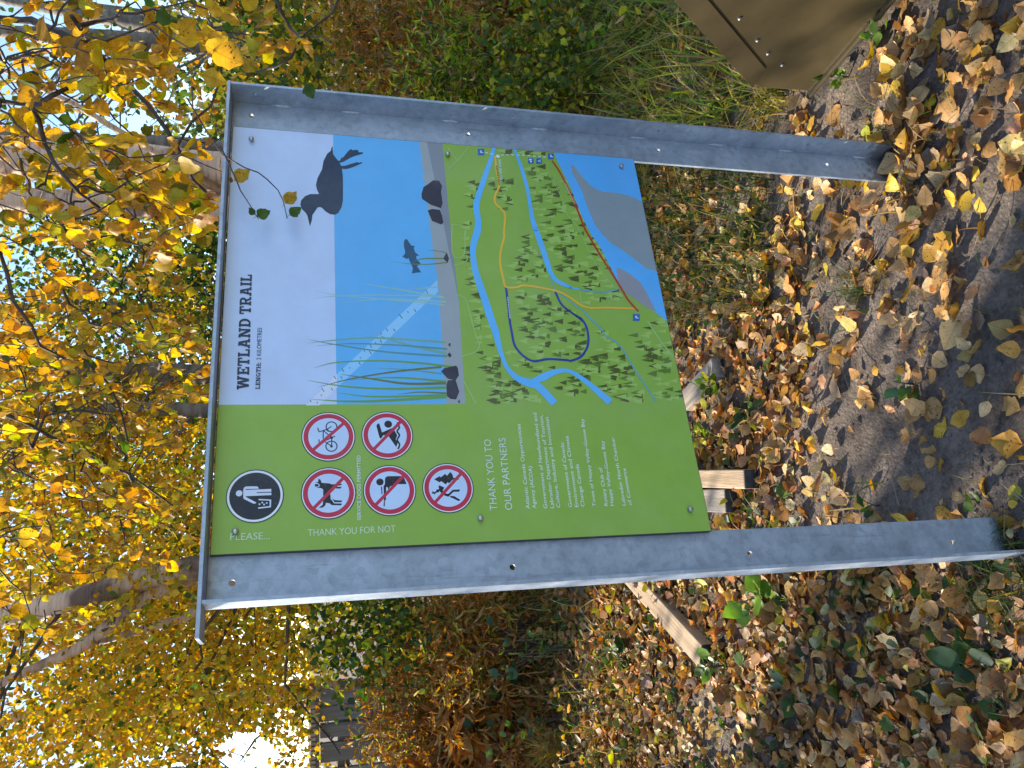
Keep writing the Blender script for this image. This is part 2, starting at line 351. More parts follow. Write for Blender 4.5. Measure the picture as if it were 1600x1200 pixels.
def leaf_variant(kind, k, cname, mat):        # one shared mesh for each leaf form and colour
    key = (kind, k, cname)
    if key not in VAR:
        tv, tt, tu = {'near': T_NEAR, 'lit': T_LIT}[kind][k]
        c = np.tile(np.array(PAL[cname])[None], (len(tv), 1)) * (1 + 0.1 * rt.normal())
        me = mesh_from('leaf_' + cname, tv, tt, tu, np.clip(c, 0.005, 0.9), smooth=True); me.materials.append(MAT[mat]); VAR[key] = me
    return VAR[key]
def leaf_object(name, me, P, D, N, size, parent=None):
    X, D, N = basis(D[None], N[None])
    o = bpy.data.objects.new(name, me); COL.objects.link(o)
    Mx = Matrix([[X[0][i] * size, D[0][i] * size, N[0][i] * size, P[i]] for i in range(3)] + [[0, 0, 0, 1]])
    o.matrix_basis = Mx
    if parent is not None: adopt(o, parent)
    return o

# ------------------------------------------------------------------ ground
def bumps(x, y):
    h = 0.010 * np.sin(3.1 * x + 1.3 * y) + 0.008 * np.sin(5.3 * y - 2.1 * x + 1) + 0.005 * np.sin(9.7 * x + 7.1 * y) + 0.004 * np.sin(17 * x - 11 * y + 2) + 0.0025 * np.sin(31 * x + 23 * y) + 0.002 * np.sin(53 * y - 37 * x)
    h = h * 0.8
    for bx, by, r, a in ((-0.30, 1.33, 0.10, 0.035), (0.62, 1.84, 0.12, 0.0), (-0.85, 1.35, 0.5, 0.03), (0.2, 2.6, 0.7, -0.02)):
        h = h + a * np.exp(-((x - bx) ** 2 + (y - by) ** 2) / (r * r))
    far = np.clip((np.hypot(x, y - 2) - 4) / 8, 0, 1)
    return h * (1 - far) - 0.004
def axis(n, lim, c):
    t = np.linspace(-1, 1, n); k = 7.0
    return c + np.sinh(k * t) / math.sinh(k) * lim
gx, gy = axis(300, 400, 0.0), axis(300, 400, 2.0)
XX, YY = np.meshgrid(gx, gy); ZZ = bumps(XX, YY)
gv = np.stack([XX, YY, ZZ], -1).reshape(-1, 3); n_ = 300
ii, jj = np.meshgrid(np.arange(n_ - 1), np.arange(n_ - 1)); q = (jj * n_ + ii).ravel()
gf = np.stack([q, q + 1, q + n_ + 1, q + n_], 1)
gm = bpy.data.meshes.new('ground'); gm.from_pydata(gv.tolist(), [], gf.tolist()); gm.update(); gm.shade_smooth()
def soil_mat():
    m, nt, b = new_mat('soil')
    tc = nd(nt, 'ShaderNodeTexCoord')
    n1 = nd(nt, 'ShaderNodeTexNoise', Scale=3.0, Detail=8, Roughness=0.65); nt.links.new(tc.outputs['Object'], n1.inputs['Vector'])
    n2 = nd(nt, 'ShaderNodeTexNoise', Scale=55, Detail=8, Roughness=0.75); nt.links.new(tc.outputs['Object'], n2.inputs['Vector'])
    v = nd(nt, 'ShaderNodeTexVoronoi', Scale=110.0); nt.links.new(tc.outputs['Object'], v.inputs['Vector'])
    r1 = ramp(nt, n1.outputs[0], [(0.3, (0.115, 0.09, 0.07)), (0.5, (0.20, 0.16, 0.128)), (0.72, (0.29, 0.235, 0.19))])
    r2_ = ramp(nt, n2.outputs[0], [(0.3, (0.45, 0.43, 0.42)), (0.52, (1, 1, 1)), (0.75, (1.35, 1.32, 1.28))])
    mu = nd(nt, 'ShaderNodeMix', data_type='RGBA', blend_type='MULTIPLY'); mu.inputs[0].default_value = 1.0
    nt.links.new(r1.outputs[0], mu.inputs[6]); nt.links.new(r2_.outputs[0], mu.inputs[7])
    r3 = ramp(nt, v.outputs['Color'], [(0.0, (0.7, 0.68, 0.66)), (1.0, (1.25, 1.25, 1.25))])
    mu2 = nd(nt, 'ShaderNodeMix', data_type='RGBA', blend_type='MULTIPLY'); mu2.inputs[0].default_value = 0.6
    nt.links.new(mu.outputs[2], mu2.inputs[6]); nt.links.new(r3.outputs[0], mu2.inputs[7]); nt.links.new(mu2.outputs[2], b.inputs['Base Color'])
    b.inputs['Roughness'].default_value = 0.95; b.inputs['Specular IOR Level'].default_value = 0.2
    ad = nd(nt, 'ShaderNodeMath', operation='MULTIPLY_ADD'); ad.inputs[1].default_value = -0.35; nt.links.new(v.outputs['Distance'], ad.inputs[0]); nt.links.new(n2.outputs[0], ad.inputs[2])
    bp = nd(nt, 'ShaderNodeBump', Strength=0.9, Distance=0.012); nt.links.new(ad.outputs[0], bp.inputs['Height']); nt.links.new(bp.outputs[0], b.inputs['Normal'])
    return m
ground = tag(link('ground', gm, soil_mat()), kind='structure')

# ------------------------------------------------------------------ the trail sign
YAW = math.radians(24.883)
TLX, TLY, TOP = -0.2844, 1.3819, 1.659          # top left corner of the panel's face
PW, PH = 0.914, 0.916
sign = empty('trail_sign', (TLX, TLY, 0), YAW)
tag(sign, 'trail sign with green and blue map panel on two galvanised steel posts', 'sign')
ex = np.array([math.cos(YAW), math.sin(YAW), 0]); nn = np.array([math.sin(YAW), -math.cos(YAW), 0])
TLw = np.array([TLX, TLY, TOP])
def pp(x, y):                                   # photo pixel -> (a, b) on the panel's face, metres from its top left corner
    d = ray(x, y); o = np.array([0, 0, CAM_H]); t = ((TLw - o) @ nn) / (d @ nn); P = o + d * t - TLw
    return np.array([P @ ex, P[2]])
def zz(x0, y0, s, pts): return [pp(x0 + p[0] / s, y0 + p[1] / s) for p in pts]

def plate(name, O, U, W, N, u0, u1, w0, w1, th, holes, r, mat, parent, du=None):
    """flat bar from (u0,w0) to (u1,w1), thickness th along N, with round holes (u,w)"""
    O, U, W, N = (np.array(q, float) for q in (O, U, W, N)); mb = MB()
    def pt(u, w_, d): return O + U * u + W * w_ + N * d
    def slab(a0, a1, b0, b1):
        if a1 - a0 < 1e-6 or b1 - b0 < 1e-6: return
        for d, fl in ((0, 0), (th, 1)):
            q = [pt(a0, b0, d), pt(a1, b0, d), pt(a1, b1, d), pt(a0, b1, d)]
            mb.add(q, [(0, 1, 2, 3) if fl else (3, 2, 1, 0)])
    hs = sorted(holes, key=lambda h: h[1]); cur = w0; s = r * 1.5
    for hu, hw in hs:
        slab(u0, u1, cur, hw - s); slab(u0, hu - s, hw - s, hw + s); slab(hu + s, u1, hw - s, hw + s); cur = hw + s
        n = 16; ci, sq = [], []
        for k in range(n):
            a = 2 * math.pi * k / n + math.pi / n; c, s_ = math.cos(a), math.sin(a); m = max(abs(c), abs(s_))
            ci.append((hu + r * c, hw + r * s_)); sq.append((hu + s * c / m, hw + s * s_ / m))
        cor = [(s, s), (-s, s), (-s, -s), (s, -s)]
        for d, fl in ((0, 0), (th, 1)):
            b0 = [pt(*p, d) for p in ci]; b1 = [pt(*p, d) for p in sq]; vs = b0 + b1; fs = []
            for k in range(n):
                k2 = (k + 1) % n; f = (k, n + k, n + k2, k2); fs.append(f if fl else f[::-1])
            mb.add(vs, fs)
            for j, (cu, cw) in enumerate(cor):   # little corner fillers
                k = [1, 5, 9, 13][j]; p = [pt(*sq[k], d), pt(hu + cu, hw + cw, d), pt(*sq[(k + 1) % n], d)]
                mb.add(p, [(0, 1, 2) if fl else (2, 1, 0)])
        vs = [pt(*p, 0) for p in ci] + [pt(*p, th) for p in ci]
        mb.add(vs, [(k, (k + 1) % n, n + (k + 1) % n, n + k) for k in range(n)])
    slab(u0, u1, cur, w1)
    for a, b in (((u0, w0), (u1, w0)), ((u1, w0), (u1, w1)), ((u1, w1), (u0, w1)), ((u0, w1), (u0, w0))):
        mb.add([pt(*a, 0), pt(*b, 0), pt(*b, th), pt(*a, th)], [(0, 1, 2, 3)])
    return mb.build(name, mat, parent)
WY, FD = 0.013, 0.054                # web plane behind the panel's face; how far the outer flange stands forward
LX0, LX1, RX0, RX1 = -0.085, 0.004, 0.9185, 0.999
hz = [TOP + b for b in (-0.036, -0.515, -0.995, -1.477)]
BOT = -0.25
lp = empty('post'); lp.parent = sign; rp = empty('post'); rp.parent = sign
plate('web', (0, WY, 0), (1, 0, 0), (0, 0, 1), (0, 1, 0), LX0 + 0.0005, LX1, BOT, TOP + 0.003, 0.006, [(-0.0445, z) for z in hz], 0.0055, MAT['galv'], lp)
plate('flange', (LX0 + 0.006, 0, 0), (0, 1, 0), (0, 0, 1), (-1, 0, 0), WY - FD, WY - 0.0004, BOT, TOP + 0.003, 0.006, [], 0.004, MAT['galv'], lp)
plate('web', (0, WY, 0), (1, 0, 0), (0, 0, 1), (0, 1, 0), RX0, RX1 - 0.0005, BOT, TOP + 0.003, 0.006, [(0.959, z) for z in hz], 0.0055, MAT['galv'], rp)
plate('flange', (RX1 - 0.006, 0, 0), (0, 1, 0), (0, 0, 1), (1, 0, 0), WY - FD, WY - 0.0004, BOT, TOP + 0.003, 0.006,
      [(WY - 0.030, z) for z in (TOP - 0.045, TOP - 0.62, TOP - 0.99, TOP - 1.41)], 0.004, MAT['galv'], rp)
for k, xw in enumerate((440, 549, 705, 845, 999, 1122, 1229, 1344)):
    b = pp(xw, 165 + (xw - 440) * 0.076)[1]
    mb = MB(); mb.tube([(RX1 - 0.0065, WY - 0.001, TOP + b - 0.022), (RX1 - 0.0065, WY - 0.001, TOP + b - 0.01), (RX1 - 0.0065, WY - 0.001, TOP + b + 0.01), (RX1 - 0.0065, WY - 0.001, TOP + b + 0.022)], [0.0015, 0.0032, 0.003, 0.0012], 8)
    mb.build('weld_bead', MAT['weld'], rp, smooth=True)
MB().box((-0.137, WY - FD - 0.0015, TOP + 0.0034), (RX1 + 0.001, WY + 0.012, TOP + 0.0100)).build('top_plate', MAT['galv'], sign, bevel=0.0008)
MB().box((-0.06, WY + 0.0065, TOP - 0.13), (0.975, WY + 0.012, TOP - 0.08)).build('crossbar', MAT['galv'], sign)
MB().box((-0.06, WY + 0.0065, TOP - 0.85), (0.975, WY + 0.012, TOP - 0.80)).build('crossbar', MAT['galv'], sign)
panel = MB().box((0, 0, TOP - PH), (PW, WY - 0.0006, TOP - 0.0005)).build('panel', MAT['panel_core'], sign, bevel=0.0006)

PM = {}
def pm(rgb):
    if rgb not in PM: PM[rgb] = print_mat('print_%d_%d_%d' % rgb, rgb)
    return PM[rgb]
layer = [0]
def flat(name, polys, rgb, step=True):
    """polys: lists of (a, b) panel coordinates laid as one thin print film on the panel"""
    if step: layer[0] += 1
    y0 = -0.00002 * layer[0] - 0.0001
    mb = MB()
    for k, p in enumerate(polys):
        p = [np.array(q, float) for q in p]
        ar = sum(p[i][0] * p[(i + 1) % len(p)][1] - p[(i + 1) % len(p)][0] * p[i][1] for i in range(len(p)))
        if ar < 0: p = p[::-1]
        mb.add([(min(max(q[0], 0.0012), PW - 0.0012), y0 - 0.0000005 * (k % 30), TOP + min(max(q[1], -PH + 0.0012), -0.0017)) for q in p], [tuple(range(len(p)))])
    o = mb.build(name, pm(rgb), panel)
    if len(polys) > 1: o['kind'] = 'stuff'
    return o
def ribbon(pts, wd=None):
    """pts (a, b, width) -> quads along a smooth centre line, one polygon list"""
    P = np.array([p[:2] for p in pts], float); W = np.array([p[2] for p in pts], float)
    if len(P) > 2:                     # Catmull-Rom resample
        out, wo = [], []
        E_ = np.vstack([2 * P[0] - P[1], P, 2 * P[-1] - P[-2]]); EW = np.concatenate([[W[0]], W, [W[-1]]])
        for i in range(len(P) - 1):
            for t in np.linspace(0, 1, 6, endpoint=False):
                a, b, c, d = E_[i:i + 4]
                out.append(0.5 * (2 * b + (c - a) * t + (2 * a - 5 * b + 4 * c - d) * t * t + (-a + 3 * b - 3 * c + d) * t ** 3)); wo.append(EW[i + 1] * (1 - t) + EW[i + 2] * t)
        out.append(P[-1]); wo.append(W[-1]); P, W = np.array(out), np.array(wo)
    T = np.gradient(P, axis=0); T /= np.linalg.norm(T, axis=1, keepdims=True) + 1e-12; Nn = np.stack([-T[:, 1], T[:, 0]], 1)
    L, R = P + Nn * W[:, None] / 2, P - Nn * W[:, None] / 2
    return [list(L) + list(R[::-1])]
SC = 0.00113                         # metres on the panel for one photo pixel, for print line widths
def rb(x0, y0, s, pts, w0=None):     # ribbon given in zoomed pixel coordinates
    return ribbon([(*pp(x0 + p[0] / s, y0 + p[1] / s), (p[2] if len(p) > 2 else w0) / s * SC) for p in pts])
def taper(x0, y0, s, pts, wmax, a=0.1, b=1.0):
    n = len(pts); return rb(x0, y0, s, [(p[0], p[1], wmax * (a + (b - a) * (i / (n - 1)) ** 0.6)) for i, p in enumerate(pts)])
def circle(c, r, n=48): return [(c[0] + r * math.cos(2 * math.pi * k / n), c[1] + r * math.sin(2 * math.pi * k / n)) for k in range(n)]
def ring(c, r0, r1, n=48):
    return [[(c[0] + r * math.cos(t), c[1] + r * math.sin(t)) for r, t in ((r0, 2*math.pi*k/n), (r1, 2*math.pi*k/n), (r1, 2*math.pi*(k+1)/n), (r0, 2*math.pi*(k+1)/n))] for k in range(n)]

GREEN, SKYB, WATER, NAVY, RED, WHITE = (144, 180, 74), (194, 213, 246), (98, 182, 240), (24, 34, 52), (196, 44, 76), (232, 238, 246)
SPLIT = (pp(340, 635)[0] + pp(1069, 628)[0]) / 2
wl = (pp(520, 208)[1] + pp(526.5, 633)[1]) / 2
flat('green_print', [[(0, 0), (PW, 0), (PW, -PH), (0, -PH)]], GREEN)
flat('sky_print', [[(SPLIT, 0), (PW, 0), (PW, wl), (SPLIT, wl)]], SKYB)
bank = [pp(655, 219), pp(676.5, 390), pp(684, 437), pp(697.5, 632)]; bank[-1][0] = SPLIT; bank[0][0] = PW
flat('water_print', [[(SPLIT, wl), (PW, wl)] + bank], WATER)
bank2 = [pp(691, 222), pp(706, 380), pp(717, 470), pp(727, 632)]; bank2[-1][0] = SPLIT; bank2[0][0] = PW
flat('bank_print', [bank + bank2[::-1]], (160, 168, 172))
flat('bank_print', [[(PW, pp(667, 220)[1]), bank2[0], bank2[1], bank2[2], pp(703, 400)]], (136, 142, 152))
Z7 = (480, 430, 5.716)
flat('birch_log_print', [zz(*Z7, [(-12, 1163), (265, 885), (266, 1005), (108, 1163)])], (214, 224, 246))
flat('birch_log_print', [zz(*Z7, [(266, 885), (1163, 42), (1166, 150), (268, 1005)])], (146, 208, 250), step=False)
ticks = [(30,1125,16),(90,1140,12),(125,1075,10),(222,1020,18),(140,1027,26),(248,916,22),(305,914,18),(318,850,24),(380,830,8),(468,790,20),(475,740,8),(565,632,28),(565,693,22),(510,678,12),(658,594,20),(612,608,12),(658,524,14),(712,490,22),(778,492,20),(836,370,34),(900,332,12),(962,316,22),(1068,150,22)]
flat('birch_log_marks', [zz(*Z7, [(x - w_/2, y - w_/2 - 3), (x - w_/2 + 5, y - w_/2 - 6), (x + w_/2, y + w_/2 - 2), (x + w_/2 - 5, y + w_/2 + 3)]) for x, y, w_ in ticks], (40, 62, 92))
for col_, rs_ in (((146, 196, 196), [([(460, 70), (800, 125), (1220, 200)], 26), ([(900, 130), (1165, 105)], 20), ([(80, 140), (250, 175), (500, 200), (900, 235), (1225, 265)], 16), ([(40, 212), (250, 188), (650, 178), (1200, 190)], 16), ([(300, 245), (700, 215), (1240, 238)], 22)]),
                  ((116, 172, 156), [([(0, 608), (260, 580), (600, 560), (1240, 600)], 26), ([(620, 530), (850, 610), (1240, 700)], 34)]),
                  ((84, 146, 150), [([(80, 630), (400, 612), (800, 625), (1250, 660)], 20), ([(10, 575), (280, 625), (700, 685), (1250, 725)], 22)]),
                  ((106, 160, 76), [([(60, 830), (260, 780), (640, 765), (1000, 785), (1300, 820)], 24), ([(0, 940), (350, 995), (750, 1015), (1240, 1005)], 28), ([(380, 935), (800, 915), (1240, 950)], 24), ([(620, 830), (900, 845), (1200, 880)], 14), ([(270, 1050), (600, 1085), (1245, 1072)], 24), ([(40, 1110), (400, 1128), (800, 1115), (1245, 1085)], 34)]),
                  ((108, 118, 66), [([(105, 998), (400, 925), (800, 860), (1200, 820)], 24), ([(300, 885), (600, 930), (900, 970), (1240, 965)], 30), ([(810, 1065), (1000, 1045), (1245, 1055)], 18)])):
    flat('reed_print', [taper(*Z7, p, w_)[0] for p, w_ in rs_], col_)
Z8 = (600, 360, 10.0)
fish = [(310,250),(310,180),(330,138),(362,140),(400,200),(430,240),(470,242),(478,260),(462,275),(490,350),(520,368),(530,385),(560,395),(505,400),(505,440),(575,525),(540,545),(515,560),(580,655),(520,660),(435,675),(452,590),(430,545),(380,430),(360,450),(285,412),(325,370),(330,330)]
flat('fish_print', [zz(*Z8, fish)], (34, 84, 118))
flat('reed_print', [taper(*Z8, [(690, 315), (820, 320), (975, 350)], 20)[0], taper(*Z8, [(430, 500), (600, 445), (925, 440)], 34)[0], taper(*Z8, [(100, 485), (430, 525), (700, 530), (1000, 500)], 26)[0]], (112, 136, 74))
Z5 = (600, 150, 3.2)
flat('rock_print', [zz(*Z7, [(1195,860),(1225,830),(1330,808),(1345,830),(1355,895),(1325,940),(1255,925)]), zz(*Z7, [(1255,940),(1325,935),(1358,1040),(1330,1110),(1280,1105),(1248,1080),(1242,985)]), zz(*Z7, [(1345,1130),(1358,1108),(1366,1142),(1352,1140)]),
    zz(*Z7, [(1258,625),(1268,608),(1280,606),(1279,642)]), zz(*Z7, [(1250,712),(1270,690),(1290,715),(1275,738)]),
    zz(*Z5, [(187,490),(198,455),(222,440),(245,422),(275,424),(290,450),(285,480),(293,535),(285,562),(235,545),(190,515)]), zz(*Z5, [(218,573),(240,565),(280,570),(290,600),(297,635),(285,643),(240,625)]),
    zz(*Z8, [(930,430),(975,350),(990,370),(1015,440),(1000,495),(985,500),(930,450)])], (50, 52, 70))
ZD = (460, 220, 8.575)
duck = [(512,72),(520,185),(585,268),(610,268),(630,230),(655,222),(720,140),(760,110),(775,128),(830,122),(855,130),(860,155),(915,155),(920,172),(880,185),(800,208),(740,235),(690,265),(650,285),(605,296),(628,338),(680,335),(760,310),(845,285),(855,297),(905,285),(908,300),(860,322),(790,352),(740,370),(690,380),(636,376),(648,460),(652,600),(650,800),(632,890),(590,965),(545,992),(480,985),(420,950),(370,900),(345,888),(310,895),(280,940),(242,995),(235,1060),(208,1150),(190,1070),(172,1000),(150,965),(100,915),(80,855),(90,800),(140,745),(210,715),(330,715),(300,650),(288,590),(310,500),(370,385),(390,270),(440,175),(488,135),(495,100)]
flat('duck_print', [zz(*ZD, duck)], (22, 48, 78))

# ---- map
SC = 0.00134                         # the map lies on the farther half of the panel
ZA, ZB, ZC, ZE, ZF, ZG = (700, 220, 8.0), (850, 220, 8.0), (700, 360, 8.0), (850, 360, 8.0), (700, 490, 8.0), (880, 490, 8.0)
edge = lambda x, y, z: [pp(z[0] + x / z[2], z[1] + y / z[2])[0], -PH]
# map trees: small pointed triangles in three greens
forest = [([(730,283),(748,283),(742,330),(735,400),(742,440),(765,520),(790,590),(815,630),(768,630),(752,575),(745,530),(733,470),(727,420),(727,340)], 62),
  ([(762,276),(800,280),(802,292),(770,302)], 10), ([(780,300),(803,300),(798,332),(786,330)], 9), ([(778,232),(800,236),(798,240),(780,238)], 4), ([(812,236),(850,238),(850,242),(815,241)], 6),
  ([(822,262),(850,258),(866,290),(880,330),(905,380),(955,448),(905,452),(872,425),(852,380),(836,330)], 95), ([(875,258),(900,310),(935,375),(960,420),(945,425),(910,370),(885,310)], 26),
  ([(815,362),(832,362),(848,405),(856,432),(806,442),(790,424),(812,400)], 30), ([(803,453),(865,460),(890,485),(915,520),(912,550),(890,559),(840,560),(815,535),(810,500)], 75),
  ([(783,525),(800,545),(838,572),(895,572),(935,545),(932,500),(950,525),(985,575),(1010,628),(962,628),(930,598),(885,578),(840,582),(800,570)], 80), ([(985,515),(1035,497),(1052,560),(1064,625),(1030,626),(1005,560)], 46),
  ([(772,595),(812,595),(845,628),(768,629)], 30), ([(858,606),(895,588),(918,612),(870,620)], 12), ([(912,458),(965,455),(975,470),(915,476)], 14)]
def inside(p, poly):
    x, y = p; c = False; n = len(poly)
    for i in range(n):
        (x1, y1), (x2, y2) = poly[i], poly[(i + 1) % n]
        if (y1 > y) != (y2 > y) and x < (x2 - x1) * (y - y1) / (y2 - y1) + x1: c = not c
    return c
tri = {0: [], 1: [], 2: []}
rq = random.Random(11)
for poly, n in forest:
    n = int(n * 1.35)
    xs, ys = [p[0] for p in poly], [p[1] for p in poly]; k = 0; tries = 0
    while k < n and tries < 4000:
        tries += 1; x, y = rq.uniform(min(xs), max(xs)), rq.uniform(min(ys), max(ys))
        if not inside((x, y), poly): continue
        L, h = rq.uniform(11, 17), rq.uniform(2.3, 4.4); k += 1
        tri[rq.choice([0, 0, 1, 1, 2, 2, 2])].append([pp(x - L * .6, y + rq.uniform(-.8, .8)), pp(x + L * .4, y - h), pp(x + L * .38, y + h)])
flat('map_tree_print', tri[1], (100, 126, 50)); flat('map_tree_print', tri[0], (84, 92, 44)); flat('map_tree_print', tri[2], (164, 196, 100))
flat('sea_print', [zz(*ZB, [(120,120)]) and [np.array([PW, pp(865, 235)[1]])] + zz(*ZB, [(165,250),(240,400),(330,580),(400,760),(480,960),(600,1190)]) + zz(*ZE, [(680,170),(790,380),(880,560),(930,660),(1000,760),(1160,870),(1400,1030),(1530,1130)]) + [np.array(edge(1530, 1130, ZE)), np.array([PW, -PH])]], (90, 180, 248))
flat('sand_print', [zz(*ZB, [(330,300),(370,310),(450,420),(560,540),(640,600),(740,640),(900,650),(1030,680),(1140,720),(1225,770)]) + [edge(1260, 0, ZE)] + [edge(1400, 510, ZE)] + zz(*ZE, [(1280,480),(1100,340),(950,230),(830,160),(740,60)]) + zz(*ZB, [(640,1060),(590,950),(530,800),(480,650),(430,540),(360,420)])], (142, 156, 164))
flat('sand_print', [zz(*ZE, [(905,470),(960,480),(1080,550),(1200,650),(1290,790),(1350,920),(1410,1020),(1300,975),(1150,870),(1000,760),(930,650)])], (150, 152, 160), step=False)
road = [rb(*ZA, p, 13)[0] for p in ([(0, 350), (110, 250), (200, 150), (270, 40)], [(0, 95), (110, 245)], [(30, 1040), (210, 1080), (215, 1200)], [(55, 1050), (45, 1200)])]
road += [rb(*ZC, p, 13)[0] for p in ([(55, 0), (45, 100), (70, 320), (200, 300), (210, 0)], [(70, 435), (180, 410), (240, 370), (230, 310)], [(100, 800), (200, 840), (240, 920), (320, 1200)])]
road += [rb(*ZF, p, 15)[0] for p in ([(270, 0), (350, 280), (390, 380), (380, 440), (320, 490), (165, 535)], [(190, 830), (350, 1130)])] + rb(*ZG, [(1050, 90), (1200, 320), (1375, 540)], 22)
road += rb(*ZB, [(40, 270), (60, 400), (150, 580), (240, 760), (290, 920), (400, 1050), (470, 1180)], 10) + rb(*ZE, [(455, 20), (560, 260), (700, 500), (900, 730)], 10) + rb(*ZE, [(445, 750), (465, 920)], 10)
flat('road_print', road, (160, 196, 118))
def chain(*segs): return [(*pp(z[0] + p[0] / z[2], z[1] + p[1] / z[2]), p[2] / z[2] * SC) for z, ps in segs for p in ps]
r1 = chain((ZA, [(578,62,45),(545,200,55),(470,420,70),(410,600,75),(360,760,78),(355,860,80),(375,1000,78)]), (ZC, [(365,20,88),(335,110,86),(312,220,75),(315,340,72),(340,500,80),(410,720,90),(490,960,95)]), (ZF, [(520,20,95),(590,220,90),(640,420,60),(700,600,48),(770,720,60),(870,810,80),(1000,862,110),(1110,900,100),(1200,980,100),(1330,1125,95)]))
r1b = chain((ZF, [(1060,850,70),(1200,790,95),(1320,735,70),(1440,712,52)]), (ZG, [(90,725,50),(200,790,60),(320,880,70),(450,990,82),(585,1108,100)]))
r2c = chain((ZA, [(818,72,40),(860,180,40),(930,380,50),(990,600,50),(1025,800,50),(1050,960,60),(1090,1100,75)]), (ZC, [(1100,0,75),(1160,170,80),(1230,380,75),(1270,500,65),(1320,590,60),(1410,660,60),(1530,710,40)]), (ZE, [(330,715,30),(450,740,22)]))
flat('river_print', ribbon(r1), (98, 186, 248)); flat('river_print', ribbon(r1b), (98, 186, 248)); flat('river_print', ribbon(r2c), (98, 186, 248))
flat('stream_print', rb(*ZE, [(440, 739), (620, 765), (780, 770), (925, 735)], 22) + rb(*ZC, [(1275, 560), (1330, 740)], 14) + rb(*ZE, [(180, 770), (400, 950), (480, 1000), (680, 1200)], 16) + rb(*ZG, [(270, 0), (470, 190), (540, 290), (700, 390), (880, 680), (1000, 860), (1160, 1110)], 18), (100, 170, 190))
flat('blue_trail_print', ribbon(chain((ZC, [(725,720,30),(755,960,30)]), (ZF, [(765,40,30),(790,200,30),(850,430,30),(1040,590,32),(1250,570,30),(1480,582,30)]), (ZG, [(100,590,30),(220,540,30),(290,440,30),(315,330,30),(290,170,30),(220,60,30)]), (ZE, [(420,1080,30),(230,940,30),(140,770,30)]))), (44, 62, 150))
flat('yellow_trail_print', ribbon(chain((ZA, [(585,190,28),(610,400,28),(640,560,28),(590,680,28),(590,780,28),(660,850,28),(710,930,28)]), (ZC, [(698,20,28),(700,90,28),(660,250,28),(652,420,28),(690,600,28),(722,705,28),(850,715,28),(970,690,28),(1340,755,28)]), (ZE, [(300,825,28),(520,960,28),(800,968,28),(1160,980,28)]))), (238, 186, 60))
flat('red_trail_print', ribbon(chain((ZB, [(100,250,28),(200,400,28),(320,640,28),(430,900,28),(500,1080,28)]), (ZE, [(520,0,30),(700,310,32),(850,540,32),(960,720,32),(1050,870,32),(1180,1015,32)]))), (186, 62, 46))
flat('trail_lettering', [zz(*ZA, [(598 + k * 4.2, 320 + k * 27), (612 + k * 4.2, 318 + k * 27), (614 + k * 4.2, 334 + k * 27), (600 + k * 4.2, 336 + k * 27)]) for k in range(9)], (70, 50, 20))
flat('trail_lettering', [zz(*ZC, [(738 + k * 2.4, 835 + k * 21), (752 + k * 2.4, 834 + k * 21), (753 + k * 2.4, 848 + k * 21), (740 + k * 2.4, 849 + k * 21)]) for k in range(13)], (200, 208, 236), step=False)
flat('trail_lettering', [zz(*ZB, [(258 + k * 9.2, 540 + k * 19.6), (270 + k * 9.2, 536 + k * 19.6), (275 + k * 9.2, 549 + k * 19.6), (263 + k * 9.2, 553 + k * 19.6)]) for k in range(13)], (226, 190, 176), step=False)
dash = [zz(*ZA, [(x - 17, y - 5), (x + 17, y - 4), (x + 17, y + 6), (x - 17, y + 5)]) for x, y in [(482, 152), (540, 165), (682, 180), (742, 178), (808, 178), (880, 180), (942, 183), (1010, 188), (1078, 194), (1142, 198), (1208, 204)]]
flat('dashed_line_print', dash, WHITE)
flat('you_are_here_dot', [circle(zz(*ZA, [(622, 196)])[0], 28 / 8 * SC, 24)], WHITE)
def sq(z, x, y, h): return zz(*z, [(x - h, y - h), (x + h, y - h), (x + h, y + h), (x - h, y + h)])
flat('parking_symbol', [sq(ZA, 412, 142, 40), sq(ZA, 1285, 196, 36), sq(ZA, 1035, 252, 34), sq(ZA, 1137, 255, 34), sq(ZE, 1153, 1090, 42)], (24, 104, 180))

# ---- lettering
SC = 0.00113
_tx = bpy.data.curves.new('letters', 'FONT'); _to = bpy.data.objects.new('letters', _tx)
def glyph_mesh(s, weight=0.0):
    _tx.body = s; _tx.size = 1.0; _tx.offset = weight; _tx.fill_mode = 'FRONT'; _tx.resolution_u = 3
    COL.objects.link(_to); bpy.context.view_layer.update()
    me = bpy.data.meshes.new_from_object(_to.evaluated_get(bpy.context.evaluated_depsgraph_get())); COL.objects.unlink(_to)
    v = np.array([p.co[:2] for p in me.vertices]); f = [tuple(p.vertices) for p in me.polygons]; bpy.data.meshes.remove(me)
    return v, f
capH = {}
def text(name, s, z, start, end, cap, rgb, weight=0.0, fill=None):
    """s set along the panel from start to end (zoomed photo pixels of its baseline), cap = cap height in zoomed pixels"""
    v, f = fill if fill else glyph_mesh(s, weight)
    if fill: ch = 1.0
    else:
        if weight not in capH: capH[weight] = glyph_mesh('H', weight)[0][:, 1].max()
        ch = capH[weight]
    A, B = pp(z[0] + start[0] / z[2], z[1] + start[1] / z[2]), pp(z[0] + end[0] / z[2], z[1] + end[1] / z[2])
    d = (B - A); L = np.linalg.norm(d); d /= L; n = np.array([-d[1], d[0]])
    x0, x1 = v[:, 0].min(), v[:, 0].max(); h = cap / z[2] * SC
    layer[0] += 0.0
    y0 = -0.00002 * (layer[0] + 1) - 0.0001
    mb = MB(); pts = [A + d * ((p[0] - x0) / (x1 - x0) * L) + n * (p[1] / ch * h) for p in v]
    mb.add([(q[0], y0, TOP + q[1]) for q in pts], f)
    return mb.build(name, pm(rgb), panel)
